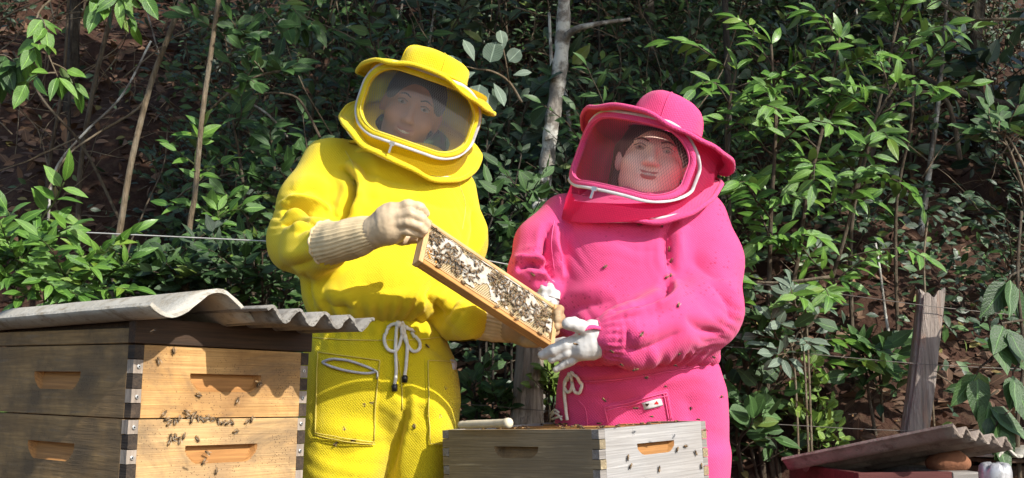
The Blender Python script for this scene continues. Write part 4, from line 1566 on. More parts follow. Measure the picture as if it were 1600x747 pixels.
def board(Lx, h, t, x0, x1, slots, own, pocket=None, far=True, proud=0.0):
    """board along X, outer face y=0, thickness +y; body from x0 to x1, finger blocks on own slots"""
    b = MB()
    if pocket:
        cx, zt, pw, ph, dep = pocket
        xs = sorted(set([x0, x1] + list(np.linspace(x0, x1, 14)) + list(np.linspace(cx - pw / 2 - .004, cx + pw / 2 + .004, 60))))
        zs = sorted(set([0.0, h] + list(np.linspace(0, h, 6)) + list(np.linspace(zt - ph - .003, zt, 26)) + [zt + .0006]))
        zs = [z for z in zs if not (zt < z < zt + .0005)]
        def dp(x, z):
            s = (zt - z) / ph
            if s < 0 or s > 1:
                return 0.0
            hw = pw / 2 * (1 - .30 * s ** 2.5)
            e = (hw - abs(x - cx)) / .007
            return dep * max(0.0, min(1.0, e)) * (1 - s) ** .6
        D = [[dp(x, z) for x in xs] for z in zs]
        n = len(xs)
        vs = [(x, D[j][i], z) for j, z in enumerate(zs) for i, x in enumerate(xs)]
        for j in range(len(zs) - 1):
            for i in range(n - 1):
                q = (j * n + i, j * n + i + 1, (j + 1) * n + i + 1, (j + 1) * n + i)
                deep = max(vs[a][1] for a in q) > .0008
                b.f.append(q)
                b.mi.append(1 if deep else 0)
        b.v += vs
        # back, top, bottom, ends
        b.add([(x0, 0, 0), (x1, 0, 0), (x1, t, 0), (x0, t, 0), (x0, 0, h), (x1, 0, h), (x1, t, h), (x0, t, h)], [(0, 3, 2, 1), (4, 5, 6, 7), (1, 2, 6, 5), (2, 3, 7, 6), (3, 0, 4, 7)])
    else:
        b.box((x0, 0, 0), (x1, t, h))
    for s in own:
        z0, z1 = slots[s], slots[s + 1]
        j = rng.uniform(-.0006, .0012) + proud
        b.box((-j, 0.0004, z0 + .0008), (x0, t - .0004, z1 - .0008), 2)
        if far:
            b.box((x1, 0.0004, z0 + .0008), (Lx + j, t - .0004, z1 - .0008), 2)
    return b


def hive_box(label, M, w, L, h, mats, n=7, t=.02, pockets=True, group=None, phase=0, screws=True, pk=(.165, .033), zt=.62):
    """mats: front, front_pocket, front_finger, side, side_pocket, side_finger"""
    root = empty('hive_box', (0, 0, 0), label, 'beehive box', group, M)
    slots = [h * i / n for i in range(n + 1)]
    ev = [i for i in range(n) if (i + phase) % 2 == 0]
    od = [i for i in range(n) if (i + phase) % 2 == 1]
    zt = h * zt
    b = board(w, h, t, t, w - t, slots, ev, (w / 2, zt, pk[0], pk[1], .017) if pockets else None)
    b.build('front_board', [mats[0], mats[1], mats[2]], root, M)
    # sides: built along X then turned; outer face towards -X of the box
    Ms = M @ Matrix(((0, 1, 0, 0), (-1, 0, 0, L), (0, 0, 1, 0), (0, 0, 0, 1)))
    b = board(L, h, t, t, L - t, slots, od, (L / 2, zt, pk[0] * 1.0, pk[1], .017) if pockets else None, proud=.0006)
    b.build('side_board', [mats[3], mats[4], mats[5]], root, Ms)
    Mr = M @ Matrix(((0, -1, 0, w), (1, 0, 0, 0), (0, 0, 1, 0), (0, 0, 0, 1)))
    b = board(L, h, t, t, L - t, slots, od, None, proud=.0006)
    b.build('side_board', [mats[3], mats[4], mats[5]], root, Mr)
    Mb = M @ Matrix(((-1, 0, 0, w), (0, -1, 0, L), (0, 0, 1, 0), (0, 0, 0, 1)))
    b = board(w, h, t, t, w - t, slots, ev, None)
    b.build('back_board', [mats[0], mats[1], mats[2]], root, Mb)
    if screws:
        for s in ev[1:] if phase == 0 else ev:
            for x in (t * .55, w - t * .55):
                z = (slots[s] + slots[s + 1]) / 2 + rng.uniform(-.002, .002)
                b = MB()
                b.tube([(x, .001, z), (x, -.0018, z), (x, -.0024, z)], [.0039, .0039, .003], 12)
                b.tube([(x, -.0020, z), (x, -.0028, z)], [.0017, .0017], 6, mi=1)
                b.build('screw', [M_METAL, M_BLACK], root, M)
    return root


AL = R(52)
M_L = Matrix.Translation(P(203, 653.5, 1.96)) @ Matrix.Rotation(R(1.0), 4, 'Y') @ Matrix.Rotation(AL, 4, 'Z')
ML_MATS = (W_HONEY, W_FRESH, W_ENDG, W_DARK, W_FRESH, W_BLACK)
HB_H = .131
hive_box('upper honey-coloured hive box directly under the corrugated roof on the left', M_L, .41, .51, HB_H, ML_MATS, 5, phase=1)
hive_box('lower honey-coloured hive box on the left with bees along its top seam', M_L @ Matrix.Translation((-.004, -.003, -HB_H - .0025)), .41, .51, HB_H, (W_HONEY2, W_FRESH, W_ENDG, W_DARK, W_FRESH, W_BLACK), 5, phase=0)
hive_box('dark deep brood box at the bottom of the left hive stack', M_L @ Matrix.Translation((0, 0, -HB_H * 2 - .246)), .41, .51, .24, (W_HONEY2, W_FRESH, W_ENDG, W_DARK, W_FRESH, W_BLACK), 7, screws=False)


def stand(label, M, w, L, top):
    root = empty('hive_stand', (0, 0, 0), label, 'hive stand', None, M)
    z = (M @ Vector((0, 0, top))).z
    b = MB()
    for y in (.03, L - .07):
        b.box((-.01, y, top - .05), (w + .01, y + .04, top - .002))
    b.build('rail', W_GREYB, root, M)
    for x in (.02, w - .06):
        for y in (.032, L - .068):
            MB().box((x, y, top - z - .04), (x + .036, y + .036, top - .052)).build('leg', W_GREYB, root, M)
    return root


stand('grey wooden stand under the left hive stack', M_L, .41, .51, -HB_H * 2 - .249)
# lid rim
lid = empty('hive_cover', (0, 0, 0), 'dark brown wooden lid rim on top of the left hive stack', 'hive lid', None, M_L)
zl0, zl1 = HB_H + .002, HB_H + .048
MB().box((-.004, -.006, zl0), (.414, .016, zl1)).build('front_rail', W_RIM, lid, M_L, bevel=.0015)
Ms = M_L @ Matrix(((0, 1, 0, -.002), (-1, 0, 0, .512), (0, 0, 1, 0), (0, 0, 0, 1)))
MB().box((0, 0, zl0 - .0), (.495, .018, zl1 - .018)).build('side_rail', W_DARK, lid, Ms, bevel=.0015)
Mr = M_L @ Matrix(((0, -1, 0, .412), (1, 0, 0, .016), (0, 0, 1, 0), (0, 0, 0, 1)))
MB().box((0, 0, zl0), (.495, .018, zl1 - .003)).build('side_rail', W_RIM, lid, Mr, bevel=.0015)
MB().box((-.0, .4945, zl0), (.41, .5125, zl1 - .003)).build('back_rail', W_RIM, lid, M_L, bevel=.0015)
MB().box((.018, .018, zl1 - .016), (.392, .493, zl1 - .006)).build('cover_board', W_RIM, lid, M_L)


def sheetmat(name, c1, c2, lich):
    g = G(name, 0.92)
    v = g.co()
    c = g.mix(g.ramp(g.noise(v, 7, 6, 0.65), [(0.35, 0.0), (0.65, 1.0)]), c1, c2)
    c = g.mix(g.ramp(g.noise(v, 16, 5, 0.7), [(0.52, 0.0), (0.66, 0.8)]), c, lich)
    c = g.mix(g.ramp(g.noise(v, 55, 4, 0.7), [(0.55, 0.0), (0.7, 0.5)]), c, tuple(x * 0.35 for x in c1))
    g.set(Base_Color=c)
    g.bump(g.noise(v, 70, 6, 0.7), 0.6, 0.006)
    return g.m


SHEET_L = sheetmat('pale_fibre_cement', (0.36, 0.33, 0.27), (0.52, 0.49, 0.42), (0.25, 0.20, 0.13))
SHEET_D = sheetmat('grey_fibre_cement', (0.16, 0.15, 0.13), (0.30, 0.28, 0.25), (0.10, 0.085, 0.07))
SHEET_B = sheetmat('brown_fibre_cement', (0.17, 0.13, 0.105), (0.30, 0.25, 0.21), (0.10, 0.07, 0.055))


def corrugated(name, label, M, x0, x1, wl, amp, y0, y1, mat, phase=0.0, th=.006, sagz=0.0, group=None, edgemat=None):
    """profile along X, corrugations along Y"""
    nx, ny = int((x1 - x0) / wl * 18) + 2, 14
    vs = []
    for s in (1, -1):
        for j in range(ny + 1):
            for i in range(nx + 1):
                x = x0 + (x1 - x0) * i / nx
                y = y0 + (y1 - y0) * j / ny
                if j in (0, ny):
                    y += rng.uniform(-.002, .002)
                ph = 2 * math.pi * x / wl + phase
                z = amp * math.cos(ph)
                dz = -amp * 2 * math.pi / wl * math.sin(ph)
                l = math.hypot(1, dz)
                k = th / 2 * s * (1 + rng.uniform(-.12, .12))
                vs.append((x - dz / l * k, y, z + k / l + sagz * (x - x0)))
    m = nx + 1
    o = m * (ny + 1)
    fs = []
    mi = []
    for j in range(ny):
        for i in range(nx):
            a = j * m + i
            fs.append((a, a + 1, a + m + 1, a + m))
            fs.append((o + a, o + a + m, o + a + m + 1, o + a + 1))
    for i in range(nx):
        fs.append((i, o + i, o + i + 1, i + 1))
        a = ny * m + i
        fs.append((a, a + 1, o + a + 1, o + a))
    for j in range(ny):
        a = j * m
        fs.append((a, a + m, o + a + m, o + a))
        a = j * m + nx
        fs.append((a, o + a, o + a + m, a + m))
    ob = MB().add(vs, fs).build(name, mat, None, M, smooth=False)
    me = ob.data
    me.polygons.foreach_set('use_smooth', [i < nx * ny * 2 for i in range(len(fs))])
    return tag(ob, label, 'roof sheet', group)


zr = zl1 + .004
corrugated('roof_sheet', 'pale deep-waved fibre cement sheet on the left hive, nearest the photo edge', M_L @ Matrix.Translation((0, 0, zr + .020)) @ Matrix.Rotation(R(-1.0), 4, 'X'), -.045, .205, .20, .026, -.11, .62, SHEET_L, -math.pi * .95, .007)
corrugated('roof_sheet', 'grey small-waved fibre cement sheet jutting right over the left hive', M_L @ Matrix.Translation((.10, 0, zr + .010)) @ Matrix.Rotation(R(1.6), 4, 'Y'), .045, .315, .064, .0125, -.185, .56, SHEET_D, .8, .006)

# centre box
BC = R(45.6)
M_C = Matrix.Translation(P(935, 671, 2.30)) @ Matrix.Rotation(R(-2.2), 4, 'Y') @ Matrix.Rotation(BC, 4, 'Z')
hive_box('open weathered grey hive box in front of the two beekeepers', M_C @ Matrix.Translation((0, 0, -.145)), .39, .485, .145, (W_PALE, W_FRESH, W_GREYB, W_OLIVE, W_DARK, W_OLIVE), 7, phase=0, screws=False, pk=(.135, .024), zt=.74)
hive_box('grey brood box beneath the open hive box in the middle', M_C @ Matrix.Translation((0, 0, -.388)), .39, .485, .24, (W_PALE, W_FRESH, W_GREYB, W_OLIVE, W_OLIVE, W_OLIVE), 9, screws=False)
stand('grey wooden stand under the middle hive', M_C, .39, .485, -.391)
for (x, z) in [(.012, -.012), (.012, -.055), (.012, -.098), (.398, -.02), (.398, -.06), (.398, -.10)]:
    pass
for i in range(9):
    y = None
    x = .030 + i * .0375
    fr = empty('comb_frame', (0, 0, 0), ('first', 'second', 'third', 'fourth', 'fifth', 'sixth', 'seventh', 'eighth', 'ninth')[i] + ' comb frame inside the open grey box, counted from its olive side', 'comb frame', 'frames inside the open box', M_C @ Matrix.Translation((x, .022, 0)))
    MB().box((0, 0, -.022), (.024, .441, -.006 + rng.uniform(-.002, .003))).build('top_bar', W_FRAMEO, fr, W[fr], bevel=.001)
    MB().box((.004, .02, -.135), (.020, .421, -.0225)).build('comb', W_FRAMEO, fr, W[fr])
# brush handle on the rim
b = MB()
p0, p1 = P(718, 664, 2.575), P(798, 661, 2.44)
dd = (p1 - p0)
b.tube([p0 + dd * t for t in (0, .02, .06, .10, .14, .3, .6, .88, .92, .95, .98, 1)], [.006, .0085, .0095, .0085, .0095, .0098, .0094, .0096, .0115, .0118, .011, .006], 14)
o = b.build('tool_handle', plain('cream_paint', (0.66, 0.58, 0.42), 0.55), smooth=True)
tag(o, 'cream turned wooden tool handle lying on the grey hive box', 'tool handle')

# ------------------------------------------------------------------ right-hand hive
A0, A1, B1 = P(1222, 724, 2.9), P(1490, 671, 2.6), P(1590, 692, 2.86)
ey = (A0 - A1)
eyl = ey.length
ey = ey.normalized()
ex = (B1 - A1)
ex = (ex - ey * ex.dot(ey))
exl = ex.length
ex.normalize()
ez = ex.cross(ey)
M_RS = Matrix(((ex.x, ey.x, ez.x, A1.x), (ex.y, ey.y, ez.y, A1.y), (ex.z, ey.z, ez.z, A1.z), (0, 0, 0, 1)))
corrugated('roof_sheet', 'tilted brown corrugated sheet propped over the red hive on the right', M_RS, 0, exl, exl / 4.4, .0125, 0, eyl, SHEET_B, 0.3, .0065)
pR = P(1488, 737, 2.74)
M_RB = Matrix.Translation(pR + Vector((0, 0, -.15))) @ Matrix.Rotation(R(10), 4, 'Z')
MRm = (W_GREYB, W_GREYB, W_GREYB, W_RED, W_RED, W_GREYB)
rb = empty('hive_box', (0, 0, 0), 'faded red hive box under the tilted sheet on the right', 'beehive box', None, M_RB)
MB().box((-.25, 0, 0), (-.0005, .02, .15)).build('front_board', W_RED, rb, M_RB, bevel=.0015)
MB().box((0, -.002, 0), (.075, .40, .148)).build('side_board', W_GREYB, rb, M_RB, bevel=.0015)
MB().box((-.25, .0205, 0), (-.23, .40, .15)).build('side_board', W_RED, rb, M_RB, bevel=.0015)
MB().box((-.2295, .38, 0), (-.001, .40, .149)).build('back_board', W_RED, rb, M_RB, bevel=.0015)
MB().box((-.2295, .021, 0), (-.001, .379, .02)).build('floor_board', W_RED, rb, M_RB)
b = MB()
b.tube([(.022, -.001, .118), (.022, -.004, .118)], .006, 10).build('nail', M_BLACK, rb, M_RB)
zb_ = (M_RB @ Vector((0, 0, 0))).z
st = empty('hive_stand', (0, 0, 0), 'grey block stand under the red hive on the right', 'hive stand', None, M_RB)
for x in (-.24, -.02):
    MB().box((x, .05, -zb_ - .02), (x + .06, .35, -.002)).build('leg', W_GREYB, st, M_RB)
# rounded clay lump propping the sheet
cR = P(1481, 722, 2.84)
V, Q = sdf_surface(lambda p: ellip(p, cR, (.056, .05, .031)) + 0.004 * np.sin(p[..., 0] * 60) * np.sin(p[..., 2] * 80 + 1), np.array(cR) - .08, np.array(cR) + .08, .004, 1)
V = V + vnormals(V, Q) * (0.003 * sn(V, 60, 2))[:, None]
g = G('fired_clay', 0.9)
v = g.co()
g.set(Base_Color=g.mix(g.noise(v, 30, 5, .7), (0.12, 0.045, 0.022), (0.30, 0.13, 0.065)))
g.bump(g.noise(v, 90, 5), .6, .005)
tag(link(bpy.data.objects.new('clay_lump', mesh_np('clay_lump', V, Q, g.m))), 'rounded reddish clay lump propping up the tilted brown sheet', 'clay lump')
# dirty bottle at the photo's lower right
pB = P(1554, 723, 2.62)
root = empty('plastic_bottle', pB - Vector((0, 0, .16)), 'dirty silvery upturned bottle beside the red hive', 'bottle')
gm = G('grimy_silver_plastic', 0.35)
v = gm.co()
gm.set(Base_Color=gm.mix(gm.ramp(gm.noise(v, 35, 5, .7), [(.45, 0.), (.70, 1.)]), (0.42, 0.42, 0.43), (0.12, 0.11, 0.105)), Metallic=.25)
vs, n = [], 40
prof = [(-.16, .030), (-.12, .036), (-.05, .0375), (-.022, .0375), (-.008, .0355), (-.001, .030), (.001, .022), (-.003, .012), (-.006, .002)]
for z, r in prof:
    for i in range(n):
        th = 2 * math.pi * i / n
        k = 1 - .05 * max(0, math.cos(5 * th)) ** 4 * (1 if z > -.06 else .2)
        zz = z - (.010 * max(0, math.cos(5 * th)) ** 3 if r < .036 and z > -.03 else 0)
        vs.append(pB + Vector((r * k * math.cos(th), r * k * math.sin(th), zz)))
fs = [(j * n + i, j * n + (i + 1) % n, (j + 1) * n + (i + 1) % n, (j + 1) * n + i) for j in range(len(prof) - 1) for i in range(n)]
MB().add(vs, fs).build('bottle_body', gm.m, root, smooth=True)
zz = pB.z - .16
MB().tube([(pB.x, pB.y, zz - .03), (pB.x, pB.y, zz)], [.014, .016], 16).build('bottle_neck', gm.m, root, smooth=True)
pp = empty('prop_block', (pB.x, pB.y, 0), 'grey wooden post block carrying the upturned bottle', 'block')
MB().box((pB.x - .04, pB.y - .04, -.02), (pB.x + .04, pB.y + .04, zz - .031)).build('block', W_GREYB, pp)
# farther hive at the right edge
M_F = Matrix.Translation(P(1552, 727, 3.15)) @ Matrix.Rotation(R(14), 4, 'Z')
fb = empty('hive_box', (0, 0, 0), 'brown plank hive box cut off by the right photo edge', 'beehive box', None, M_F)
for i, (z0, z1) in enumerate(((-.035, -.003), (-.072, -.038), (-.14, -.075))):
    MB().box((0, .0, z0), (.42, .022, z1)).build('plank', W_FRAMEO if i == 1 else W_RIM, fb, M_F, bevel=.002)
MB().box((-.0205, 0, -.14), (-.0005, .4, -.004)).build('side_board', W_RIM, fb, M_F, bevel=.002)
MB().box((-.03, -.05, .008), (.46, .45, .02)).build('lid', W_RIM, fb, M_F, bevel=.002)
corrugated('roof_sheet', 'low pale corrugated sheet at the lower right edge of the photo', M_F @ Matrix.Translation((-.02, 0, .036)) @ Matrix.Rotation(R(-2), 4, 'X'), -.03, .46, .075, .011, -.09, .45, SHEET_L, 0, .006)
st = empty('hive_stand', (0, 0, 0), 'grey stand under the brown plank hive at the right edge', 'hive stand', None, M_F)
zf = (M_F @ Vector((0, 0, -.14))).z
for x in (.01, .34):
    MB().box((x, .05, -.14 - zf - .02), (x + .06, .35, -.142)).build('leg', W_GREYB, st, M_F)

# ------------------------------------------------------------------ the comb frame held between the beekeepers
TL, TR = P(669, 343, 2.42), P(871, 479, 2.62)
fu = (TR - TL)
BL = min((P(655, 404, 2.30 + .002 * k) for k in range(100)), key=lambda q: abs((q - TL).dot(fu)))
FL = fu.length
fu.normalize()
fv = BL - TL
fv = fv - fu * fv.dot(fu)
FH = fv.length + .006
fv.normalize()
fn_ = fu.cross(-fv)          # towards the camera side?
if fn_.y > 0:
    fn_ = -fn_
M_FR = Matrix(((fu.x, fn_.x * -1, -fv.x, TL.x), (fu.y, fn_.y * -1, -fv.y, TL.y), (fu.z, fn_.z * -1, -fv.z, TL.z), (0, 0, 0, 1)))
# local: X along the frame, Y away from camera, Z up (0 at the top, -FH at the bottom)
frm = empty('comb_frame', (0, 0, 0), 'wooden comb frame covered in bees held up between the two beekeepers', 'comb frame', None, M_FR)
D = .022
MB().box((.010, .0, -.010), (FL - .010, D - .004, 0)).build('top_bar', W_FRAME, frm, M_FR, bevel=.0012)
MB().box((.010, -.002, -FH), (FL - .010, D, -FH + .011)).build('bottom_bar', W_FRAMEO, frm, M_FR, bevel=.0012)
MB().box((.010, -.0035, -FH + .0105), (FL - .010, .003, -FH + .015)).build('bar_lip', W_FRAME, frm, M_FR, bevel=.0008)
for x0, x1, s in ((-.002, .010, 0), (FL - .010, FL + .002, 1)):
    Me = M_FR @ Matrix(((0, 0, 1, x0), (0, 1, 0, 0), (-1, 0, 0, 0), (0, 0, 0, 1)))
    MB().box((-.001, -.003, 0), (FH + .001, D + .001, x1 - x0)).build('end_bar', W_FRAME, frm, Me, bevel=.0012)
# hexagonal cells
wx = G('pale_wax_cells', 0.55)
wx.set(Base_Color=wx.mix(wx.noise(wx.co(), 18, 4), (0.60, 0.46, 0.25), (0.74, 0.62, 0.40)), Subsurface_Weight=0.0)
wxd = G('cell_floor', 0.6)
wxd.set(Base_Color=wxd.mix(wxd.ramp(wxd.noise(wxd.co(), 14, 4), [(.4, 0.), (.65, 1.)]), (0.44, 0.32, 0.16), (0.62, 0.50, 0.31)))
b = MB()
cs = .0053
yc = .0025
rows = int((FH - .026) / (cs * .866))
for j in range(rows):
    for i in range(int((FL - .022) / cs)):
        cx = .0125 + i * cs + (cs / 2 if j % 2 else 0)
        cz = -.0125 - j * cs * .866
        if cx > FL - .013:
            continue
        if math.hypot(cx - FL + .022, cz + FH - .032) < .008:
            continue
        o6 = [(math.sin(k * math.pi / 3), math.cos(k * math.pi / 3)) for k in range(6)]
        ro, ri = cs * .578, cs * .46
        tz = rng.uniform(-.0004, .0004)
        vs = [(cx + ro * a, yc + tz, cz + ro * c) for a, c in o6] + [(cx + ri * a, yc + tz, cz + ri * c) for a, c in o6] + [(cx + ri * a * .9, yc + .004, cz + ri * c * .9) for a, c in o6]
        fs = [(k, (k + 1) % 6, 6 + (k + 1) % 6, 6 + k) for k in range(6)] + [(6 + k, 6 + (k + 1) % 6, 12 + (k + 1) % 6, 12 + k) for k in range(6)]
        b.add(vs, fs, 0)
        b.add(vs[12:], [(0, 1, 2, 3, 4, 5)], 1)
comb = b.build('comb', [wx.m, wxd.m], frm, M_FR)
comb['kind'] = 'stuff'
MB().box((.0105, yc + .0046, -FH + .017), (FL - .0105, yc + .010, -.0105)).build('foundation', wxd.m, frm, M_FR)


def capd(u, v):
    """thickness of white cappings over the comb, u along, v down (0..1)"""
    s = 0
    for (cu, cv, ru, rv) in ((.17, .22, .10, .22), (.27, .42, .08, .30), (.40, .42, .10, .34), (.34, .25, .08, .18), (.62, .30, .06, .24), (.80, .34, .11, .26), (.12, .55, .07, .3), (.47, .28, .06, .2), (.70, .55, .05, .2)):
        s = max(s, 1 - ((u - cu) / ru) ** 2 - ((v - cv) / rv) ** 2)
    return s


nx, nzz = 150, 46
vs, fs, keep = [], [], []
pts = np.array([[i / nx, 0, j / nzz] for j in range(nzz + 1) for i in range(nx + 1)])
nz1 = sn(pts * np.array([3.8, 1, 1.2]), 7, 21, 4)
for k, (u, _, v) in enumerate(pts):
    s = capd(u, v) + .45 * nz1[k]
    hgt = .0016 + .004 * min(1, max(0, s)) + .0012 * math.sin(u * 240) * math.sin(v * 70)
    vs.append((.012 + u * (FL - .024), yc - (hgt if s > 0 else -.001), -.012 - v * (FH - .034)))
    keep.append(s > 0.05)
for j in range(nzz):
    for i in range(nx):
        a = j * (nx + 1) + i
        q = (a, a + 1, a + nx + 2, a + nx + 1)
        if sum(keep[t] for t in q) >= 3:
            fs.append(q)
gw = G('white_wax_capping', 0.55)
gw.set(Base_Color=gw.mix(gw.ramp(gw.noise(gw.co(), 60, 4), [(.35, 0.), (.65, 1.)]), (0.37, 0.32, 0.24), (0.53, 0.49, 0.42)))
gw.bump(gw.noise(gw.co(), 220, 3), .6, .003)
MB().add(vs, fs).build('capping', gw.m, frm, M_FR, True)
# amber patch lower left, wires
b = MB()
for k in range(26):
    u, v = rng.uniform(.02, .10), rng.uniform(.45, .95)
    b.sphere((.012 + u * (FL - .024), yc - .001, -.012 - v * (FH - .034)), (.003, .0018, .003), 6, 4)
b.build('honey_drops', plain('amber_honey', (0.55, 0.22, 0.03), 0.2), frm, M_FR, True)
b = MB()
b.tube([(.012, .0005, -.016), (FL * .5, -.001, -.018), (FL - .012, .0005, -.016)], .0009, 5)
b.build('frame_wire', plain('dark_wire', (0.06, 0.05, 0.045), 0.4, .6), frm, M_FR)

# ------------------------------------------------------------------ bees
ga = G('banded_bee_abdomen', 0.45)
sx = ga.n('SeparateXYZ', {0: ga.n('TexCoord').outputs['Object']}).outputs[1]
st_ = ga.math('FRACT', ga.math('MULTIPLY', sx, 1 / .0021))
ga.set(Base_Color=ga.mix(ga.ramp(st_, [(.40, 0.), (.52, 1.)]), (0.028, 0.016, 0.008), (0.30, 0.17, 0.06)))
gt = plain('bee_thorax_fuzz', (0.12, 0.075, 0.035), .9)
gh = plain('bee_head', (0.02, 0.014, 0.010), .5)
gwi = G('bee_wing', 0.25)
gwi.set(Base_Color=(0.42, 0.36, 0.28))
tr = gwi.n('BsdfTransparent')
ms = gwi.n('MixShader', {0: .38, 1: tr.outputs[0], 2: gwi.b.outputs[0]})
gwi.t.links.new(ms.outputs[0], gwi.t.nodes['Material Output'].inputs['Surface'])


def bee_mesh(spread):
    b = MB()
    b.sphere((0, -.0042, .0028), (.0022, .0046, .0021), 8, 7, 0)
    b.sphere((0, .0016, .0032), (.0022, .0024, .0021), 8, 5, 1)
    b.sphere((0, .0045, .0028), (.0018, .0012, .0015), 7, 4, 2)
    for s in (-1, 1):
        w = Vector((s * math.sin(spread), -math.cos(spread), .12)).normalized()
        x = Vector((math.cos(spread), s * math.sin(spread), 0)) * s
        o = Vector((s * .001, .002, .005))
        b.add([o, o + w * .004 + x * .0013, o + w * .0085 + x * .0013, o + w * .0098, o + w * .0075 - x * .0008], [(0, 1, 2, 3, 4)], 3)
        for k, (y, ya) in enumerate(((.0028, .0052), (.0014, .0012), (.0002, -.0032))):
            b.tube([(s * .0012, y, .002), (s * .0036, (y + ya) / 2, .0030), (s * .0050, ya, .0001)], [.0004, .00035, .0002], 3, mi=2)
        b.tube([(s * .0006, .0054, .0032), (s * .0016, .0074, .0042)], [.0002, .00015], 3, mi=2)
    return b.mesh('bee', [ga.m, gt, gh, gwi.m], True)


BEE_A, BEE_F = bee_mesh(.28), bee_mesh(1.25)


def bee(p, n, head, label, group, flying=False, s=1.0):
    n = n.normalized()
    y = (head - n * head.dot(n))
    if y.length < 1e-4:
        y = n.orthogonal()
    y.normalize()
    x = y.cross(n)
    M = Matrix(((x.x * s, y.x * s, n.x * s, p.x), (x.y * s, y.y * s, n.y * s, p.y), (x.z * s, y.z * s, n.z * s, p.z), (0, 0, 0, 1)))
    return tag(link(bpy.data.objects.new('bee', BEE_F if flying else BEE_A), None, M), label, 'bee', group)


def rv():
    return Vector((rng.gauss(0, 1), rng.gauss(0, 1), rng.gauss(0, 1)))


# on the comb
def beeden(u, v):
    s = 0
    for (cu, cv, ru, rv_, a) in ((.04, .25, .05, .35, .9), (.16, .48, .07, .35, 1.), (.09, .75, .06, .2, .6), (.24, .75, .07, .25, .9), (.33, .70, .06, .3, 1.), (.37, .40, .04, .3, .5), (.30, .15, .1, .08, .5),
                                 (.54, .38, .09, .34, 1.2), (.60, .70, .07, .28, 1.1), (.70, .45, .07, .35, 1.1), (.72, .82, .06, .18, 1.), (.74, .16, .08, .12, 1.), (.80, .72, .07, .24, 1.1), (.89, .55, .06, .4, 1.1), (.95, .72, .04, .25, 1.), (.82, .42, .03, .1, .9), (.95, .3, .05, .18, .9)):
        s = max(s, a * (1 - ((u - cu) / ru) ** 2 - ((v - cv) / rv_) ** 2))
    return s


placed = []
R3 = M_FR.to_3x3()
tries = 0
while len(placed) < 225 and tries < 20000:
    tries += 1
    u, v = rng.random(), rng.random()
    if beeden(u, v) < rng.random() * .7:
        continue
    x, z = .014 + u * (FL - .028), -.013 - v * (FH - .036)
    if any((x - a) ** 2 + (z - c) ** 2 < .0062 ** 2 for a, c in placed):
        continue
    placed.append((x, z))
    y = yc - (.0045 if capd(u, v) > 0 else .0008) - rng.uniform(0, .0025)
    h = R3 @ Vector((rng.gauss(.3, .7), 0, rng.gauss(.2, .8)))
    bee(M_FR @ Vector((x, y, z)), R3 @ Vector((rng.gauss(0, .2), -1, rng.gauss(0, .2))), h, 'brown honey bee on the held comb, ' + ('upper half, ' if v < .45 else 'lower half, ') + ('near the beige glove' if u < .28 else 'left of the middle' if u < .5 else 'right of the middle' if u < .75 else 'near the white glove'), 'bees on the held comb', s=rng.uniform(.85, 1.02))
for (u, lab) in ((.30, 0), (.66, 0), (.70, 0), (.12, 0), (.55, 0), (.88, 0)):
    bee(M_FR @ Vector((u * FL, -.0045, -FH + .010 + rng.uniform(-.004, .004))), R3 @ Vector((0, -1, 0)), R3 @ Vector((1, 0, rng.gauss(0, .4))), 'brown bee on the bottom bar of the held frame', 'bees on the bottom bar')
for u in (.02, .07, .28, .33, .6, .9):
    bee(M_FR @ Vector((u * FL, .010, .0008)), R3 @ Vector((0, -.5, 1)), R3 @ Vector((1, .3, 0)), 'brown bee on the top edge of the held frame', 'bees on the top bar')


def plane_px(M, px, py):
    """point on the front face (local y=0) of a box under a photo pixel"""
    d = P(px, py, 3.0) - CAMP
    o = M.translation
    n = (M.to_3x3() @ Vector((0, 1, 0)))
    t = (o - CAMP).dot(n) / d.dot(n)
    return CAMP + d * t, -n


for (px, py) in ((254, 645), (257, 655), (262, 660), (270, 657), (288, 643), (292, 650), (296, 657), (301, 646), (306, 652), (312, 653), (318, 656), (338, 657), (345, 660), (352, 661), (360, 660), (384, 658), (390, 656), (366, 674), (264, 682), (268, 686), (272, 683), (277, 687), (262, 689), (306, 686), (284, 682), (323, 652), (330, 655), (276, 655)):
    p, n = plane_px(M_L, px, py)
    bee(p + n * .0036, n, rv(), 'brown bee in the cluster around the seam of the left hive', 'bees at the hive seam')
for (px, py, lab) in ((309, 617, 'bee on the lit upper left box, left of the pair'), (369, 625, 'bee with a long shadow on the upper left box, right of the pair'), (401, 601, 'bee at the right of the shadowed upper hand-hold'), (315, 722, 'bee below the lower hand-hold, nearer the middle'), (321, 707, 'bee inside the lower hand-hold of the left hive'), (335, 737, 'lowest bee on the lower left box'), (269, 549, 'bee hanging under the lid rim of the left hive'), (245, 563, 'bee in the lit patch beside the upper left screw')):
    p, n = plane_px(M_L, px, py)
    bee(p + n * .0025, n, rv(), lab, 'bees on the left boxes')
for (px, py, lab) in ((1028, 732, 'bee at the bottom of the pale box face'), (1070, 697, 'bee right of the pale hand-hold, upper'), (1085, 707, 'bee near the right corner of the pale box'), (979, 716, 'bee left under the pale hand-hold'), (1056, 703, 'bee just beside the end of the pale hand-hold'), (983, 729, 'small bee low on the pale box, left'), (1094, 729, 'bee at the lower right finger joint of the pale box')):
    p, n = plane_px(M_C, px, py)
    bee(p + n * .0012, n, rv(), lab, 'bees on the pale box')
for k in range(26):
    i = rng.randrange(9)
    l = Vector((.030 + i * .0375 + rng.uniform(0, .024), rng.uniform(.03, .42), -.003))
    bee(M_C @ l, UP + rv() * .1, rv(), 'bee on the frame tops inside the open grey box', 'bees on the frame tops')
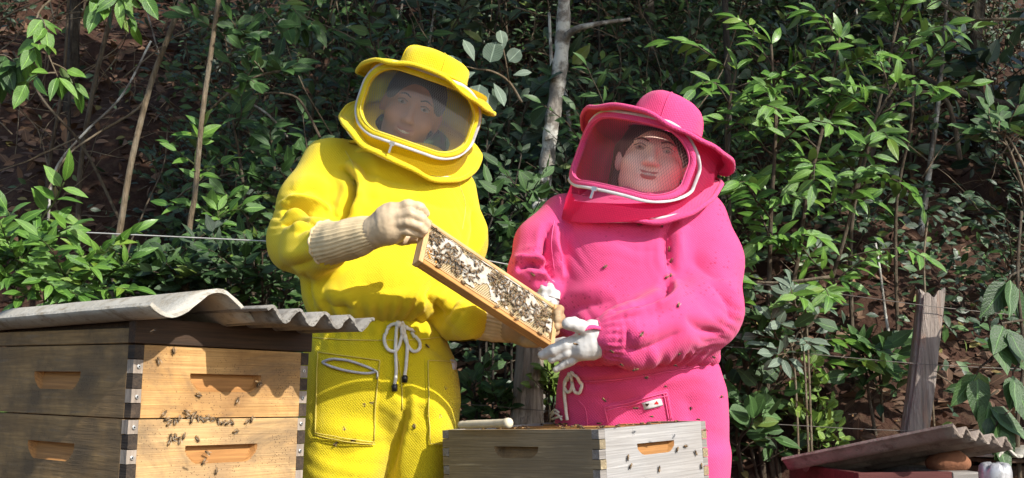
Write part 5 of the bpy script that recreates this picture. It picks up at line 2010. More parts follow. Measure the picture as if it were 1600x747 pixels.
for k in range(8):
    bee(M_C @ Vector((rng.uniform(.0, .39), rng.choice((.006, .012)), .0008)), UP, rv(), 'bee on the top edge of the open grey box', 'bees on the box rim')
for (px, py, bv, lab) in ((570, 633, TM_BVH, 'bee on the yellow pocket, upper of two side by side'), (580, 628, TM_BVH, 'bee beside another on the yellow pocket, upper right'), (538, 669, TM_BVH, 'bee low on the zipped yellow pocket'), (553, 687, TM_BVH, 'bee on the lower stitching of the yellow pocket'), (647, 666, TM_BVH, 'bee between the two yellow trouser legs'), (686, 648, TM_BVH, 'small dark bee on the right yellow pocket'), (693, 606, TM_BVH, 'bee on the right yellow pocket below its tab'), (666, 541, TM_BVH, 'bee on the yellow trousers right of the drawstring'), (526, 692, TM_BVH, 'bee just under the zipped yellow pocket'),
                          (945, 418, JW_BVH, 'dark fly-like bee on the middle of the pink chest'), (1033, 352, JW_BVH, 'bee on the pink chest near the armhole seam'), (1047, 390, JW_BVH, 'bee on the pink armhole seam, upper'), (1050, 408, JW_BVH, 'bee on the pink armhole seam, lower'), (1040, 433, JW_BVH, 'bee on the pink jacket below the armhole seam'), (833, 428, JW_BVH, 'bee on the pink sleeve behind the frame'), (1003, 521, JW_BVH, 'bee on the raised pink forearm'), (1059, 478, JW_BVH, 'bee near the top edge of the pink forearm'),
                          (1000, 351, JW_BVH, 'pale bee under the pink hood flange')):
    h, n = cast(bv, px, py)
    if h is not None:
        bee(h + n * .0005, n, rv(), lab, 'bees on the suits')
def where_fly(px, py):
    if px < 300:
        return 'before the dark lid of the left hive'
    if px < 440:
        return 'before the upper left hive box'
    if px < 720:
        return 'before the yellow trousers'
    if px < 880:
        return 'beside the bark post'
    if px > 1300:
        return 'above the brown sheet on the right'
    if py < 500:
        return 'before the pink armhole'
    return 'before the pink sleeve and cuff' if py < 600 else 'before the pink trousers'


fly = ((993, 580, 2.35), (1009, 592, 2.3), (1055, 573, 2.35), (1063, 555, 2.4), (955, 551, 2.3), (971, 572, 2.4), (944, 627, 2.3), (1040, 606, 2.4), (994, 640, 2.3), (1079, 640, 2.35), (1018, 653, 2.35), (1102, 674, 2.3), (1115, 560, 2.5), (1403, 660, 2.6), (1350, 673, 2.6), (1333, 650, 2.7), (481, 540, 2.3), (545, 512, 2.3), (539, 504, 2.4), (404, 600, 1.9), (1048, 432, 2.4), (900, 540, 2.25), (1428, 434, 2.8), (240, 520, 1.8), (735, 548, 2.3), (1128, 622, 2.4))
for i, (px, py, Y) in enumerate(fly):
    bee(P(px, py, Y), UP + rv() * .3, Vector((rng.gauss(0, 1), rng.gauss(0, 1), rng.gauss(0, .3))), 'tan bee hovering in the air ' + where_fly(px, py), 'bees in flight', True)
# ------------------------------------------------------------------ fence
def post(name, label, pts, rad, mat, rough_, seed, flat=1.0, nseg=40, split=0.0, bark_n=5):
    q = catmull(pts, 10)
    rs = lerp_list(rad, len(q))
    n = 56
    r_ = random.Random(seed)
    ph = [r_.uniform(0, 6.28) for _ in range(8)]
    vs = []
    for i, p in enumerate(q):
        t = i / (len(q) - 1)
        for k in range(n):
            th = 2 * math.pi * k / n
            g = 0
            for a, f in enumerate((3, 7, 11, 17)):
                g += rough_ / (a + 1) * math.sin(f * th + ph[a] + 1.2 * math.sin(t * (3 + a * 4) + ph[a + 4]))
            crack = -split * max(0, math.cos(th * 2.5 + ph[1] + .4 * math.sin(t * 6))) ** 18
            r = rs[i] * (1 + g + crack)
            x, y = math.cos(th), math.sin(th)
            sq = 1 / max(abs(x), abs(y)) ** .6 if flat != 1.0 else 1
            z = 0
            if i == len(q) - 1:
                z = .009 * math.sin(2 * th + ph[2]) + .008 * math.sin(7 * th + ph[3])
            vs.append(p + Vector((x * r * sq, y * r * flat * sq, z)))
    fs = [(i * n + k, i * n + (k + 1) % n, (i + 1) * n + (k + 1) % n, (i + 1) * n + k) for i in range(len(q) - 1) for k in range(n)]
    b = MB().add(vs, fs)
    top = len(vs) - n
    c = sum((Vector(vs[top + k]) for k in range(n)), Vector()) / n - Vector((0, 0, .012))
    b.add([vs[top + k] for k in range(n)] + [c], [(k, (k + 1) % n, n) for k in range(n)])
    o = b.build(name, mat, None, None, True)
    return tag(o, label, 'fence post')


def postmat(name, c1, c2, c3):
    g = G(name, 0.95)
    v = g.co(scale=(22, 22, 1.6))
    n1 = g.noise(v, 3, 8, .7, .5)
    c = g.mix(g.ramp(n1, [(.3, 0.), (.66, 1.)]), c1, c2)
    c = g.mix(g.ramp(g.noise(g.co(scale=(9, 9, 1.2)), 4, 4), [(.55, 0.), (.68, .8)]), c, c3)
    g.set(Base_Color=c)
    g.bump(n1, .9, .02)
    return g.m


PM = postmat('weathered_grey_post', (0.13, 0.105, 0.085), (0.44, 0.37, 0.32), (0.34, 0.19, 0.12))
PM2 = postmat('rough_grey_bark_post', (0.17, 0.135, 0.105), (0.52, 0.44, 0.36), (0.60, 0.54, 0.46))
g0 = gpt(1418, 3.25)
post('fence_post', 'leaning weathered grey split post behind the tilted brown sheet', [Vector((P(1415, 760, 3.25).x - .01, 3.25, g0.z - .2)), P(1426, 735, 3.25), P(1440, 600, 3.26), P(1455, 458, 3.27)], [.040, .039, .038, .037], PM, .04, 3, .8, split=.3)
g1 = gpt(822, 3.3)
post('fence_post', 'rough pale bark post between the two beekeepers', [Vector((P(822, 700, 3.3).x, 3.3, min(g1.z, .4) - .1)), P(822, 690, 3.3), P(824, 640, 3.3), P(829, 560, 3.3), P(832, 480, 3.3)], [.055, .054, .047, .042, .038], PM2, .07, 5, 1.0, split=.2)
WIRE = plain('galvanised_wire', (0.50, 0.49, 0.46), .45, .3)
WIRE_D = plain('old_dark_wire', (0.16, 0.14, 0.12), .5, .3)


def wire(label, pts, r, mat):
    q = catmull([P(*p) for p in pts], 10)
    o = MB().tube(q, r, 6).build('fence_wire', mat, smooth=True)
    return tag(o, label, 'fence wire', 'fence wires')


wire('pale taut fence wire crossing the trees left of the yellow suit', [(-60, 354, 3.22), (210, 367, 3.22), (420, 377, 3.22), (640, 388, 3.22), (831, 420, 3.24)], .0021, WIRE)
wire('upper dark fence wire running to the top of the grey post', [(831, 425, 3.25), (1000, 430, 3.25), (1150, 440, 3.25), (1300, 458, 3.25), (1450, 478, 3.22), (1620, 496, 3.25)], .0011, WIRE_D)
wire('middle fence wire behind the pink suit and grey post', [(831, 525, 3.26), (1000, 532, 3.25), (1180, 545, 3.25), (1430, 568, 3.215), (1620, 578, 3.25)], .0011, WIRE_D)
wire('short pale fence wire between the yellow suit and the bark post', [(560, 528, 3.25), (690, 524, 3.25), (765, 526, 3.25), (831, 536, 3.25)], .0017, WIRE)
wire('lowest fence wire above the leaf litter', [(560, 634, 3.25), (720, 632, 3.25), (831, 640, 3.25), (1000, 655, 3.25), (1190, 662, 3.25), (1420, 673, 3.21), (1620, 668, 3.25)], .0011, WIRE_D)

LAND = ((110, 'near the left edge'), (230, 'left of the curved brown sapling'), (330, 'around the tall tan sapling'), (450, 'left of the yellow shoulder'), (560, 'just left of the yellow hood'), (700, 'behind the yellow hood'), (790, 'right of the yellow hood'), (880, 'behind the pale tree trunk'), (980, 'left of the pink hood'),
        (1080, 'behind the pink hood'), (1180, 'right of the pink hood'), (1300, 'behind the big sunlit shrub'), (1400, 'right of the big sunlit shrub'), (1480, 'behind the grey post'), (9999, 'near the right edge'))


def land(px):
    return next(t for x, t in LAND if px < x)


def shrub_label(shp, row, px):
    a = {'obov': 'small-leaved', 'broad2': 'broad-leaved', 'pinna': 'narrow-leaved'}[shp]
    r_ = ('lowest on the shaded bank', 'low on the shaded bank', 'midway up the shaded bank', 'high on the shaded bank', 'at the top of the shaded bank')[row]
    return a + ' dark shrub ' + r_ + ', ' + land(px)


# ------------------------------------------------------------------ leaf litter on the bank
lm = []
for k in range(11000):
    x, y = rng.uniform(-2.9, 2.9), 3.1 + 3.4 * rng.random() ** 1.7
    z = float(gz(np.float64(x), np.float64(y))) + rng.uniform(.004, .03)
    lm.append(leaf_matrix(Vector((x, y, z)), Vector((rng.gauss(0, 1), rng.gauss(0, .7), rng.gauss(.2, .4))), rng.uniform(.035, .085), Vector((0, -.5, .8)), .5))
o = link(bpy.data.objects.new('leaf_litter', joined_leaves('leaf_litter', lm, 'low', LITTER)))
tag(o, 'dry brown leaf litter lying on the soil bank', 'leaf litter', None, 'stuff')
b = MB()
for k in range(420):
    x, y = rng.uniform(-2.9, 2.9), 3.1 + 2.6 * rng.random()
    z = float(gz(np.float64(x), np.float64(y))) + .02
    a, L = rng.uniform(0, 6.28), rng.uniform(.12, .5)
    d = Vector((math.cos(a), math.sin(a) * .6, rng.gauss(.25, .3)))
    b.tube(rtwig((x, y, z), d, L, 4, .15, .1), lerp_list([.003, .001], 5), 4)
o = b.build('fallen_twigs', BARK_TAN, smooth=True)
tag(o, 'thin dry twigs strewn over the leaf litter', 'twigs', None, 'stuff')


# ------------------------------------------------------------------ trees; their crowns are out of view, added overhead to shade the bank
def shade_canopy(center, rad, n, size):
    out = []
    c = Vector(center)
    clumps = [(c + Vector((rng.uniform(-1, 1) * rad[0], rng.uniform(-1, 1) * rad[1], rng.uniform(-1, 1) * rad[2])), rng.uniform(.18, .5)) for _ in range(max(4, n // 60))]
    for k in range(n):
        cc, r = rng.choice(clumps)
        v = rv().normalized() * r * rng.random() ** .5
        out.append(leaf_matrix(cc + v, Vector((v.x, v.y, v.z * .4 - .15)) + rv() * .3, size * rng.uniform(.7, 1.2), UP + v * .5, .5))
    return out, [c for c, _ in clumps]


def tree(name, label, trunk, rad, branches, crown, bark, leafm, shape, lsize, n, ctr, crad, group=None):
    base = Vector(trunk[0])
    root = empty(name, base, label, 'tree', group)
    q = catmull(trunk, 7)
    MB().tube(q, [r * (1 + .07 * math.sin(i * 1.7) + .05 * math.sin(i * .9)) for i, r in enumerate(lerp_list(rad, len(q)))], 12).build('trunk', bark, root, smooth=True)
    for pts, r in branches:
        w = catmull(pts, 5)
        MB().tube(w, lerp_list(r, len(w)), 8).build('branch', bark, root, smooth=True)
    if n:
        lm, cl = shade_canopy(ctr, crad, n, lsize)
        top = q[-1]
        b = MB()
        for c in cl:
            mid = top.lerp(c, .5) + Vector((0, 0, .1))
            b.tube(catmull([top, mid, c], 4), lerp_list([.03, .015, .006], 9), 6)
        b.build('limbs', bark, root, smooth=True)
        o = link(bpy.data.objects.new('crown', joined_leaves('crown', lm, shape, leafm)), root)
        o['kind'] = 'stuff'
    return root


Yt = 3.75
t0 = gpt(836, Yt)
tree('tree', 'slender pale lichened tree trunk rising between the two hoods', [t0, P(834, 480, Yt), P(838, 345, Yt), P(852, 275, Yt), P(861, 200, Yt), P(872, 130, Yt), P(879, 60, Yt), P(882, -20, Yt), P(888, -160, Yt), P(900, -320, Yt)],
     [.034, .030, .028, .027, .027, .028, .027, .023, .022, .018],
     [([P(877, 70, Yt), P(895, 48, Yt - .05), P(930, 38, Yt - .1), P(985, 30, Yt - .1)], [.016, .012, .009, .006]), ([P(862, 200, Yt), P(868, 170, Yt + .1), P(862, 100, Yt + .15), P(858, 20, Yt + .2)], [.010, .008, .007, .005])],
     None, BARK_LICHEN, LEAF_DARK, 'low', .13, 2600, (0.8, 2.7, 3.9), (1.5, .85, .4))
tree('tree', 'straight dark slim trunk left of the yellow hat', [gpt(592, 5.0), P(592, 300, 5.0), P(590, 120, 5.0), P(592, -10, 5.0), P(600, -200, 5.0), P(606, -330, 5.0)], [.05, .045, .04, .038, .035, .03], [], None, BARK_DARK, LEAF_DARK, 'low', .14, 2600, (-.7, 2.8, 4.0), (1.6, .95, .45))
tree('tree', 'dark trunk behind the grey post on the right', [gpt(1255, 4.3), P(1258, 560, 4.3), P(1262, 460, 4.3), P(1290, 380, 4.35), P(1330, 290, 4.4), P(1372, 200, 4.5), P(1400, 90, 4.6), P(1420, -60, 4.6), P(1440, -300, 4.6)], [.055, .05, .045, .035, .03, .028, .026, .025, .02], [], None, BARK_DARK, LEAF_DARK, 'low', .14, 2400, (2.3, 2.7, 4.0), (1.5, .85, .45))
tree('tree', 'dim grey trunk above the pink hat', [gpt(1035, 4.9), P(1030, 300, 4.9), P(1022, 120, 4.9), P(1012, -10, 4.9), P(1000, -250, 4.9)], [.04, .035, .03, .028, .025], [], None, BARK_DARK, LEAF_DARK, 'low', .14, 2200, (1.4, 4.6, 4.5), (1.6, .8, .5))
tree('tree', 'dark twisted tree on the shaded left bank', [gpt(60, 5.2), P(80, 300, 5.2), P(110, 150, 5.2), P(118, -20, 5.2), P(130, -250, 5.2)], [.04, .035, .03, .028, .022], [], None, BARK_DARK, LEAF_DARK, 'low', .14, 2800, (-2.0, 2.8, 4.0), (1.4, .95, .45))
tree('tree', 'dark far trunk at the right photo edge', [gpt(1545, 5.1), P(1540, 300, 5.1), P(1520, 100, 5.1), P(1530, -20, 5.1), P(1540, -250, 5.1)], [.05, .045, .04, .035, .03], [], None, BARK_DARK, LEAF_DARK, 'low', .14, 2600, (3.6, 2.6, 4.0), (1.5, .95, .5))


# thin bare saplings and sticks, from the photo's left to right
def sapling(label, pts, r0, r1, bark, cat='sapling', foot=True, sub=None):
    q, rad = stem_px(pts, r0, r1, foot)
    root = empty('sapling', q[0], label, cat, 'thin bare saplings')
    w = catmull(q, 8)
    MB().tube(w, lerp_list(rad, len(w)), 8).build('stem', bark, root, smooth=True)
    for pts2, ra in (sub or []):
        w = catmull([P(*p) for p in pts2], 6)
        MB().tube(w, lerp_list([ra, ra * .5], len(w)), 6).build('branch', bark, root, smooth=True)
    return root


sapling('long straight tan sapling stem rising left of the yellow shoulder', [(294, 392, 3.42), (305, 300, 3.42), (316, 180, 3.42), (330, 80, 3.42), (344, -20, 3.42)], .0095, .008, BARK_TAN)
sapling('curved brown sapling between the tan stem and the left trunks', [(180, 425, 3.55), (192, 330, 3.55), (208, 240, 3.55), (236, 130, 3.6), (262, 60, 3.6), (290, -20, 3.6)], .012, .009, BARK_TAN, sub=[([(236, 130, 3.85), (215, 170, 3.75), (150, 210, 3.7), (100, 250, 3.65), (60, 330, 3.6)], .005)])
sapling('thin pale stick slanting across the left soil bank', [(75, 360, 3.9), (85, 270, 3.9), (130, 210, 3.9), (190, 150, 3.9), (236, 64, 3.9)], .0055, .004, BARK_LICHEN)
sapling('dark upright sapling near the left photo edge', [(122, 400, 4.2), (126, 260, 4.2), (150, 120, 4.2), (172, 30, 4.2), (180, -20, 4.2)], .012, .009, BARK_BROWN)
sapling('crooked thin twig stem low on the left bank', [(195, 420, 3.6), (225, 330, 3.6), (255, 260, 3.65), (262, 200, 3.7)], .004, .002, BARK_BROWN)
sapling('slanting dead stick on the left bank', [(190, 350, 3.9), (130, 230, 3.85), (70, 160, 3.8), (20, 80, 3.8)], .006, .004, BARK_BROWN, foot=False)
sapling('grey dead stick left of the yellow collar', [(450, 215, 3.7), (420, 180, 3.7), (385, 158, 3.75)], .004, .004, BARK_LICHEN, foot=False)
sapling('reddish bent twig beside the yellow shoulder', [(500, 215, 3.5), (480, 175, 3.5), (462, 152, 3.5), (430, 145, 3.5), (395, 148, 3.5)], .005, .003, BARK_BROWN, foot=False)
sapling('twisted vine hanging right of the big shrub', [(1500, 250, 3.9), (1490, 190, 3.9), (1470, 150, 3.9), (1400, 140, 3.9), (1300, 130, 4.0)], .010, .006, BARK_BROWN, foot=False)
sapling('long curved branch at the upper right corner', [(1620, 30, 3.7), (1560, 30, 3.7), (1510, 28, 3.75), (1470, 5, 3.8), (1450, -20, 3.8)], .006, .005, BARK_TAN, foot=False)
sapling('thick dark bough crossing below the upper right corner', [(1620, 175, 4.1), (1560, 160, 4.1), (1500, 146, 4.1), (1440, 120, 4.15), (1380, 60, 4.2)], .014, .012, BARK_DARK, foot=False)
sapling('dead stick with a broken end beside the pink sleeve', [(1160, 440, 3.35), (1220, 442, 3.3), (1296, 433, 3.25)], .005, .0055, BARK_TAN, foot=False)
sapling('brown slanting sapling stem rising from the right litter', [(1145, 700, 3.5), (1165, 620, 3.5), (1192, 540, 3.5), (1210, 470, 3.5), (1222, 430, 3.5)], .008, .006, BARK_BROWN)
sapling('thin upright twig left of the grey post top', [(1452, 560, 3.4), (1446, 470, 3.4), (1444, 400, 3.4), (1450, 340, 3.45)], .004, .003, BARK_TAN)
sapling('pale spotted stem left of the grey post', [(1425, 640, 3.7), (1400, 570, 3.7), (1385, 500, 3.7), (1376, 430, 3.7), (1368, 380, 3.7)], .006, .004, BARK_LICHEN)
sapling('knobbly dark stem near the pink hat brim', [(1128, 350, 3.9), (1135, 240, 3.9), (1138, 150, 3.9), (1132, -20, 3.9)], .014, .012, BARK_DARK)
sapling('thin paired stem beside the pale tree', [(895, 300, 4.2), (893, 230, 4.2), (887, 170, 4.2), (880, 110, 4.25)], .010, .007, BARK_LICHEN)
for k in range(30):
    px = -20 + 1640 * (k + rng.random()) / 30
    Y = rng.uniform(4.3, 6.2)
    a = rng.gauss(0, 70)
    g_ = gpt(px, Y)
    pts = [g_]
    y0 = 380
    pts += [P(px + a * t + rng.gauss(0, 12), y0 - 420 * t, Y) for t in (.3, .6, 1.0)]
    q = catmull(pts, 6)
    root = empty('sapling', g_, 'thin dark forest stem deep in the shade ' + land(px), 'sapling', 'thin forest stems')
    MB().tube(q, lerp_list([rng.uniform(.006, .016), .005], len(q)), 7).build('stem', rng.choice((BARK_DARK, BARK_BROWN, BARK_LICHEN)), root, smooth=True)

# ------------------------------------------------------------------ shrubs one can tell apart
# big sunlit shrub behind the pink shoulder
Yb = 3.30
st = [stem_px([(1186, 640, Yb + .1), (1200, 480, Yb + .05), (1205, 330, Yb), (1212, 200, Yb), (1205, 70, Yb)], .010, .004),
      stem_px([(1200, 600, Yb + .1), (1240, 440, Yb + .05), (1262, 300, Yb), (1290, 180, Yb), (1312, 60, Yb)], .010, .004),
      stem_px([(1210, 620, Yb + .1), (1290, 460, Yb + .1), (1330, 330, Yb + .05), (1352, 220, Yb), (1400, 130, Yb)], .009, .004),
      stem_px([(1170, 620, Yb + .15), (1150, 460, Yb + .1), (1140, 320, Yb + .1), (1135, 200, Yb + .1), (1150, 110, Yb + .1)], .008, .004)]
bush('shrub', 'tall glossy sunlit shrub spreading behind the pink shoulder', 'shrub', st, 15, .30, 7, .078, ['pinna', 'pinna2'], LEAF_BRIGHT, BARK_BROWN, None, 300, .2, 58, opposite=True, sag=.45, jit=.22, rise=.02)
st = [stem_px([(1330, 360, 3.6), (1365, 200, 3.55), (1390, 90, 3.5), (1410, 5, 3.5)], .008, .004), stem_px([(1400, 330, 3.7), (1425, 180, 3.6), (1420, 60, 3.6), (1380, -10, 3.5)], .007, .004)]
bush('shrub', 'leafy bright branch at the top right above the big shrub', 'shrub', st, 9, .26, 7, .082, ['pinna', 'pinna2'], LEAF_BRIGHT, BARK_BROWN, None, 130, .5, 50, sag=.2)
# broad leaves at the right edge
tw_, lmx = [], []
for pts in ([(1560, 470, 3.1), (1545, 500, 3.1), (1548, 520, 3.08)], [(1600, 500, 3.1), (1565, 505, 3.08), (1572, 515, 3.06)], [(1600, 560, 3.05), (1583, 580, 3.05), (1582, 595, 3.05)], [(1550, 560, 3.1), (1530, 575, 3.1), (1525, 585, 3.1)], [(1580, 640, 3.1), (1560, 655, 3.08), (1555, 670, 3.08)], [(1600, 420, 3.1), (1580, 430, 3.1), (1570, 445, 3.1)], [(1560, 610, 3.1), (1545, 620, 3.1), (1540, 640, 3.1)]):
    w = [P(*p) for p in pts]
    tw_.append((w, [.004, .002]))
    for k in range(3):
        d = (w[-1] - w[-2]).normalized() * .3 + Vector((rng.gauss(0, .5), -.35 + rng.gauss(0, .2), -.8))
        lmx.append(leaf_matrix(w[-1].lerp(w[-2], k * .35), d, rng.uniform(.10, .15), Vector((.2, -.9, .35)), .25))
st = [stem_px([(1590, 700, 3.15), (1600, 560, 3.12), (1590, 440, 3.1), (1596, 330, 3.12)], .008, .004)]
plant('shrub', 'shrub with large hanging oval leaves at the right edge', 'shrub', st, tw_, lmx, ['broad', 'broad2'], LEAF_GREEN, BARK_BROWN)
st = [stem_px([(1610, 330, 3.25), (1580, 240, 3.25), (1555, 195, 3.25)], .005, .002, False), stem_px([(1610, 280, 3.25), (1575, 215, 3.25), (1545, 205, 3.2)], .005, .002, False)]
bush('branch', 'leafy twig reaching in at the right edge, halfway up', 'branch', st, 4, .13, 4, .075, ['obov', 'broad2'], LEAF_GREEN, BARK_TAN, None, 60, .4)
# bunch of leaves left of the grey post
st = [stem_px([(1370, 690, 3.45), (1358, 620, 3.42), (1352, 570, 3.4), (1345, 545, 3.4)], .006, .003), stem_px([(1380, 690, 3.5), (1376, 600, 3.45), (1370, 560, 3.42)], .006, .003)]
bush('shrub', 'low shrub with long drooping leaves left of the grey post', 'shrub', st, 7, .14, 4, .095, ['broad2', 'pinna'], LEAF_GREEN, BARK_BROWN, None, 90, .3, 60, sag=.3, out=Vector((0, -.4, 0)))
# bright little seedling patch right of the pink trousers
tops = ((1265, 570), (1280, 600), (1255, 620), (1290, 640), (1240, 610), (1270, 660), (1290, 690))
st = [stem_px([(1270 + (x - 1270) * .4, 715, 3.45), (x, y, 3.35)], .004, .002) for x, y in tops]
bush('seedling', 'fresh yellow green seedlings on the litter right of the pink trousers', 'seedling', st, 4, .07, 3, .040, ['round', 'obov'], LEAF_YOUNG, STEM_GREEN, None, 130, .3, jit=.25)
st = [stem_px([(1180, 730, 3.4), (1170, 660, 3.35), (1190, 600, 3.35)], .005, .003), stem_px([(1160, 740, 3.4), (1155, 690, 3.3), (1175, 650, 3.3)], .005, .003), stem_px([(1150, 640, 3.4), (1170, 560, 3.35), (1190, 520, 3.3)], .005, .003)]
bush('shrub', 'pale broad-leaved shrub close beside the pink trousers', 'shrub', st, 7, .13, 4, .080, ['broad', 'round', 'obov'], LEAF_GREEN, BARK_BROWN, None, 120, .25)
st = [stem_px([(1240, 560, 3.3), (1215, 530, 3.25), (1205, 500, 3.2)], .004, .002), stem_px([(1255, 540, 3.3), (1235, 545, 3.22), (1222, 560, 3.2)], .004, .002), stem_px([(1260, 500, 3.3), (1245, 480, 3.2), (1240, 470, 3.2)], .004, .002)]
bush('shrub', 'small sprays of pale oval leaves over the middle right wire', 'shrub', st, 4, .09, 4, .066, ['obov', 'pinna2'], LEAF_SILVER, BARK_TAN, None, 80, .5)
# grey-green round leaves beside the yellow hat
tw_, lmx = [], []
main = [P(815, 160, 3.4), P(795, 128, 3.35), P(770, 112, 3.3), P(745, 108, 3.25), P(728, 104, 3.25)]
for (px, py, s, dx, dz) in ((728, 106, .085, -.9, .3), (742, 98, .08, -.3, .8), (765, 102, .075, .2, .8), (783, 84, .06, .1, .9), (793, 98, .055, .5, .5), (770, 128, .085, .3, -.5), (752, 128, .085, -.2, -.7), (745, 112, .07, -.7, -.3), (786, 72, .05, -.1, .9), (800, 118, .06, .8, .2), (760, 140, .075, .1, -.8)):
    p = P(px, py, 3.22)
    lmx.append(leaf_matrix(p, Vector((dx, -.15, dz)), s, Vector((.25, -.75, .55)), .15))
tw_.append(([P(795, 128, 3.35), P(790, 95, 3.3), P(785, 70, 3.28)], [.003, .002]))
plant('branch', 'branch with pale grey-green rounded leaves beside the yellow hat brim', 'branch', [(main, [.005, .002])], tw_, lmx, ['round', 'obov'], LEAF_SILVER, BARK_TAN)
# lower-left compound leaves
def compound(label, stems_, n, size, mat, shapes, nobj, name='shrub'):
    lm_, sts = [], []
    for pts in stems_:
        q = [P(*p) for p in pts]
        sts.append((q, [.005, .002]))
        lm_ += leaves_along(catmull(q, 4), n, size, 62, .2, True, True, .22, .05)
    return plant(name, label, 'shrub', sts, [], lm_, shapes, mat, STEM_GREEN, None, nobj)


compound('young shrub with paired pointed leaves at the left edge', [[(45, 400, 3.1), (60, 350, 3.08), (85, 315, 3.05), (100, 285, 3.0)], [(60, 400, 3.1), (80, 370, 3.05), (110, 355, 3.0)], [(30, 420, 3.1), (30, 370, 3.05), (12, 330, 3.0)]], 4, .092, LEAF_BRIGHT, ['pinna', 'broad2'], 60)
st = [stem_px([(20, 480, 3.1), (40, 440, 3.0), (30, 400, 3.0)], .006, .003), stem_px([(70, 480, 3.1), (90, 450, 3.0), (110, 420, 3.0)], .006, .003), stem_px([(120, 480, 3.1), (150, 450, 3.05), (160, 430, 3.0)], .006, .003), stem_px([(-10, 480, 3.1), (-10, 440, 3.0), (0, 400, 3.0)], .006, .003)]
bush('shrub', 'bright ferny shrub behind the left hive roof', 'shrub', st, 9, .16, 6, .070, ['pinna', 'pinna2'], LEAF_BRIGHT, STEM_GREEN, None, 230, .1, 60, opposite=True)
for i, (x0, lab) in enumerate(((230, 'dark shrub of small leaves rising behind the left roof ridge'), (320, 'dark leafy shrub under the fence wire at left'), (410, 'dense green shrub against the yellow elbow'))):
    st = [stem_px([(x0 + dx, 490, 3.5), (x0 + dx * 1.4, 450, 3.4), (x0 + dx * 1.8, 415 - 12 * i, 3.35)], .006, .003) for dx in (-25, 0, 28)]
    bush('shrub', lab, 'shrub', st, 9, .17, 6, .062, ['obov', 'pinna', 'broad2'], LEAF_GREEN if i != 1 else LEAF_DARK, BARK_BROWN, None, 150, .15, 55, opposite=(i == 0))
st = [stem_px([(395, 420, 3.75), (385, 330, 3.7), (375, 250, 3.7), (362, 180, 3.7)], .008, .004), stem_px([(420, 400, 3.75), (430, 300, 3.7), (425, 220, 3.7)], .008, .004), stem_px([(440, 420, 3.7), (462, 360, 3.6), (470, 300, 3.6), (480, 250, 3.6)], .007, .004)]
bush('shrub', 'mixed green shrub between the tan sapling and yellow sleeve', 'shrub', st, 12, .22, 6, .075, ['broad2', 'obov', 'pinna'], LEAF_GREEN, BARK_BROWN, None, 220, .15)
st = [stem_px([(330, 170, 3.6), (365, 140, 3.55), (400, 120, 3.5), (440, 112, 3.5)], .005, .003, False), stem_px([(340, 110, 3.6), (370, 70, 3.55), (375, 60, 3.5)], .004, .002, False)]
bush('branch', 'leafy branch right of the tall tan sapling', 'branch', st, 7, .18, 5, .075, ['broad', 'obov'], LEAF_GREEN, BARK_TAN, None, 90, .3)
st = [stem_px([(350, 395, 3.6), (310, 330, 3.55), (305, 250, 3.5), (312, 220, 3.5)], .005, .003), stem_px([(330, 400, 3.6), (345, 360, 3.5), (340, 330, 3.5)], .005, .003)]
bush('shrub', 'bright leafy shoots climbing the tan sapling', 'shrub', st, 7, .13, 4, .068, ['broad', 'pinna'], LEAF_BRIGHT, STEM_GREEN, None, 80, .3)
# top-left hanging sprays
for pts, lab, m in (([(120, -30, 3.4), (60, 20, 3.35), (70, 70, 3.3), (90, 120, 3.3)], 'bright hanging spray of leaves in the upper left', LEAF_BRIGHT), ([(200, -60, 3.3), (180, -20, 3.3), (176, 10, 3.3)], 'few large bright leaves hanging at the top left', LEAF_BRIGHT), ([(-30, 60, 3.4), (-10, 90, 3.4), (8, 110, 3.4)], 'single leafy tip at the left photo edge', LEAF_GREEN), ([(420, -40, 3.8), (440, 10, 3.75), (470, 40, 3.7)], 'dark leafy spray at the top left of the yellow hat', LEAF_GREEN)):
    st = [stem_px(pts, .004, .002, False)]
    bush('branch', lab, 'branch', st, 5, .12, 4, .085, ['broad2', 'pinna'], m, BARK_TAN, None, 40, .35, sag=.6, rise=-.3)
# centre gap shrubs
for lab, m, pts, sz in (('dark small-leaved shrub behind the yellow shoulder', LEAF_DARK, [[(760, 440, 3.8), (765, 330, 3.75), (760, 230, 3.7), (775, 160, 3.7)], [(790, 430, 3.8), (800, 320, 3.75), (815, 240, 3.75)]], .050),
                        ('broad-leaved shrub in the gap above the held frame', LEAF_GREEN, [[(770, 480, 3.5), (765, 420, 3.4), (780, 380, 3.4)], [(750, 470, 3.5), (748, 400, 3.45), (770, 340, 3.4)], [(800, 430, 3.5), (815, 350, 3.45), (822, 300, 3.45)]], .072),
                        ('dark glossy shrub between the pale tree and pink hood', LEAF_DARK, [[(880, 360, 3.9), (885, 300, 3.85), (878, 240, 3.85)], [(910, 330, 3.9), (905, 200, 3.9), (930, 130, 3.9)]], .055),
                        ('small leafy plant at the foot of the bark post', LEAF_GREEN, [[(745, 650, 3.4), (742, 620, 3.3), (735, 600, 3.3)], [(770, 660, 3.4), (775, 640, 3.3), (790, 625, 3.3)]], .050),
                        ('yellow green sprig just right of the bark post', LEAF_YOUNG, [[(858, 640, 3.4), (858, 610, 3.3), (862, 590, 3.3)], [(865, 640, 3.4), (866, 600, 3.3), (872, 580, 3.3)]], .05)):
    st = [stem_px(p, .0045, .0025) for p in pts]
    bush('shrub', lab, 'shrub', st, 10 if sz < .06 else 7, .2 if pts[0][0][1] < 500 else .08, 6, sz, ['broad2', 'obov'], m, BARK_DARK, None, 150, .2)

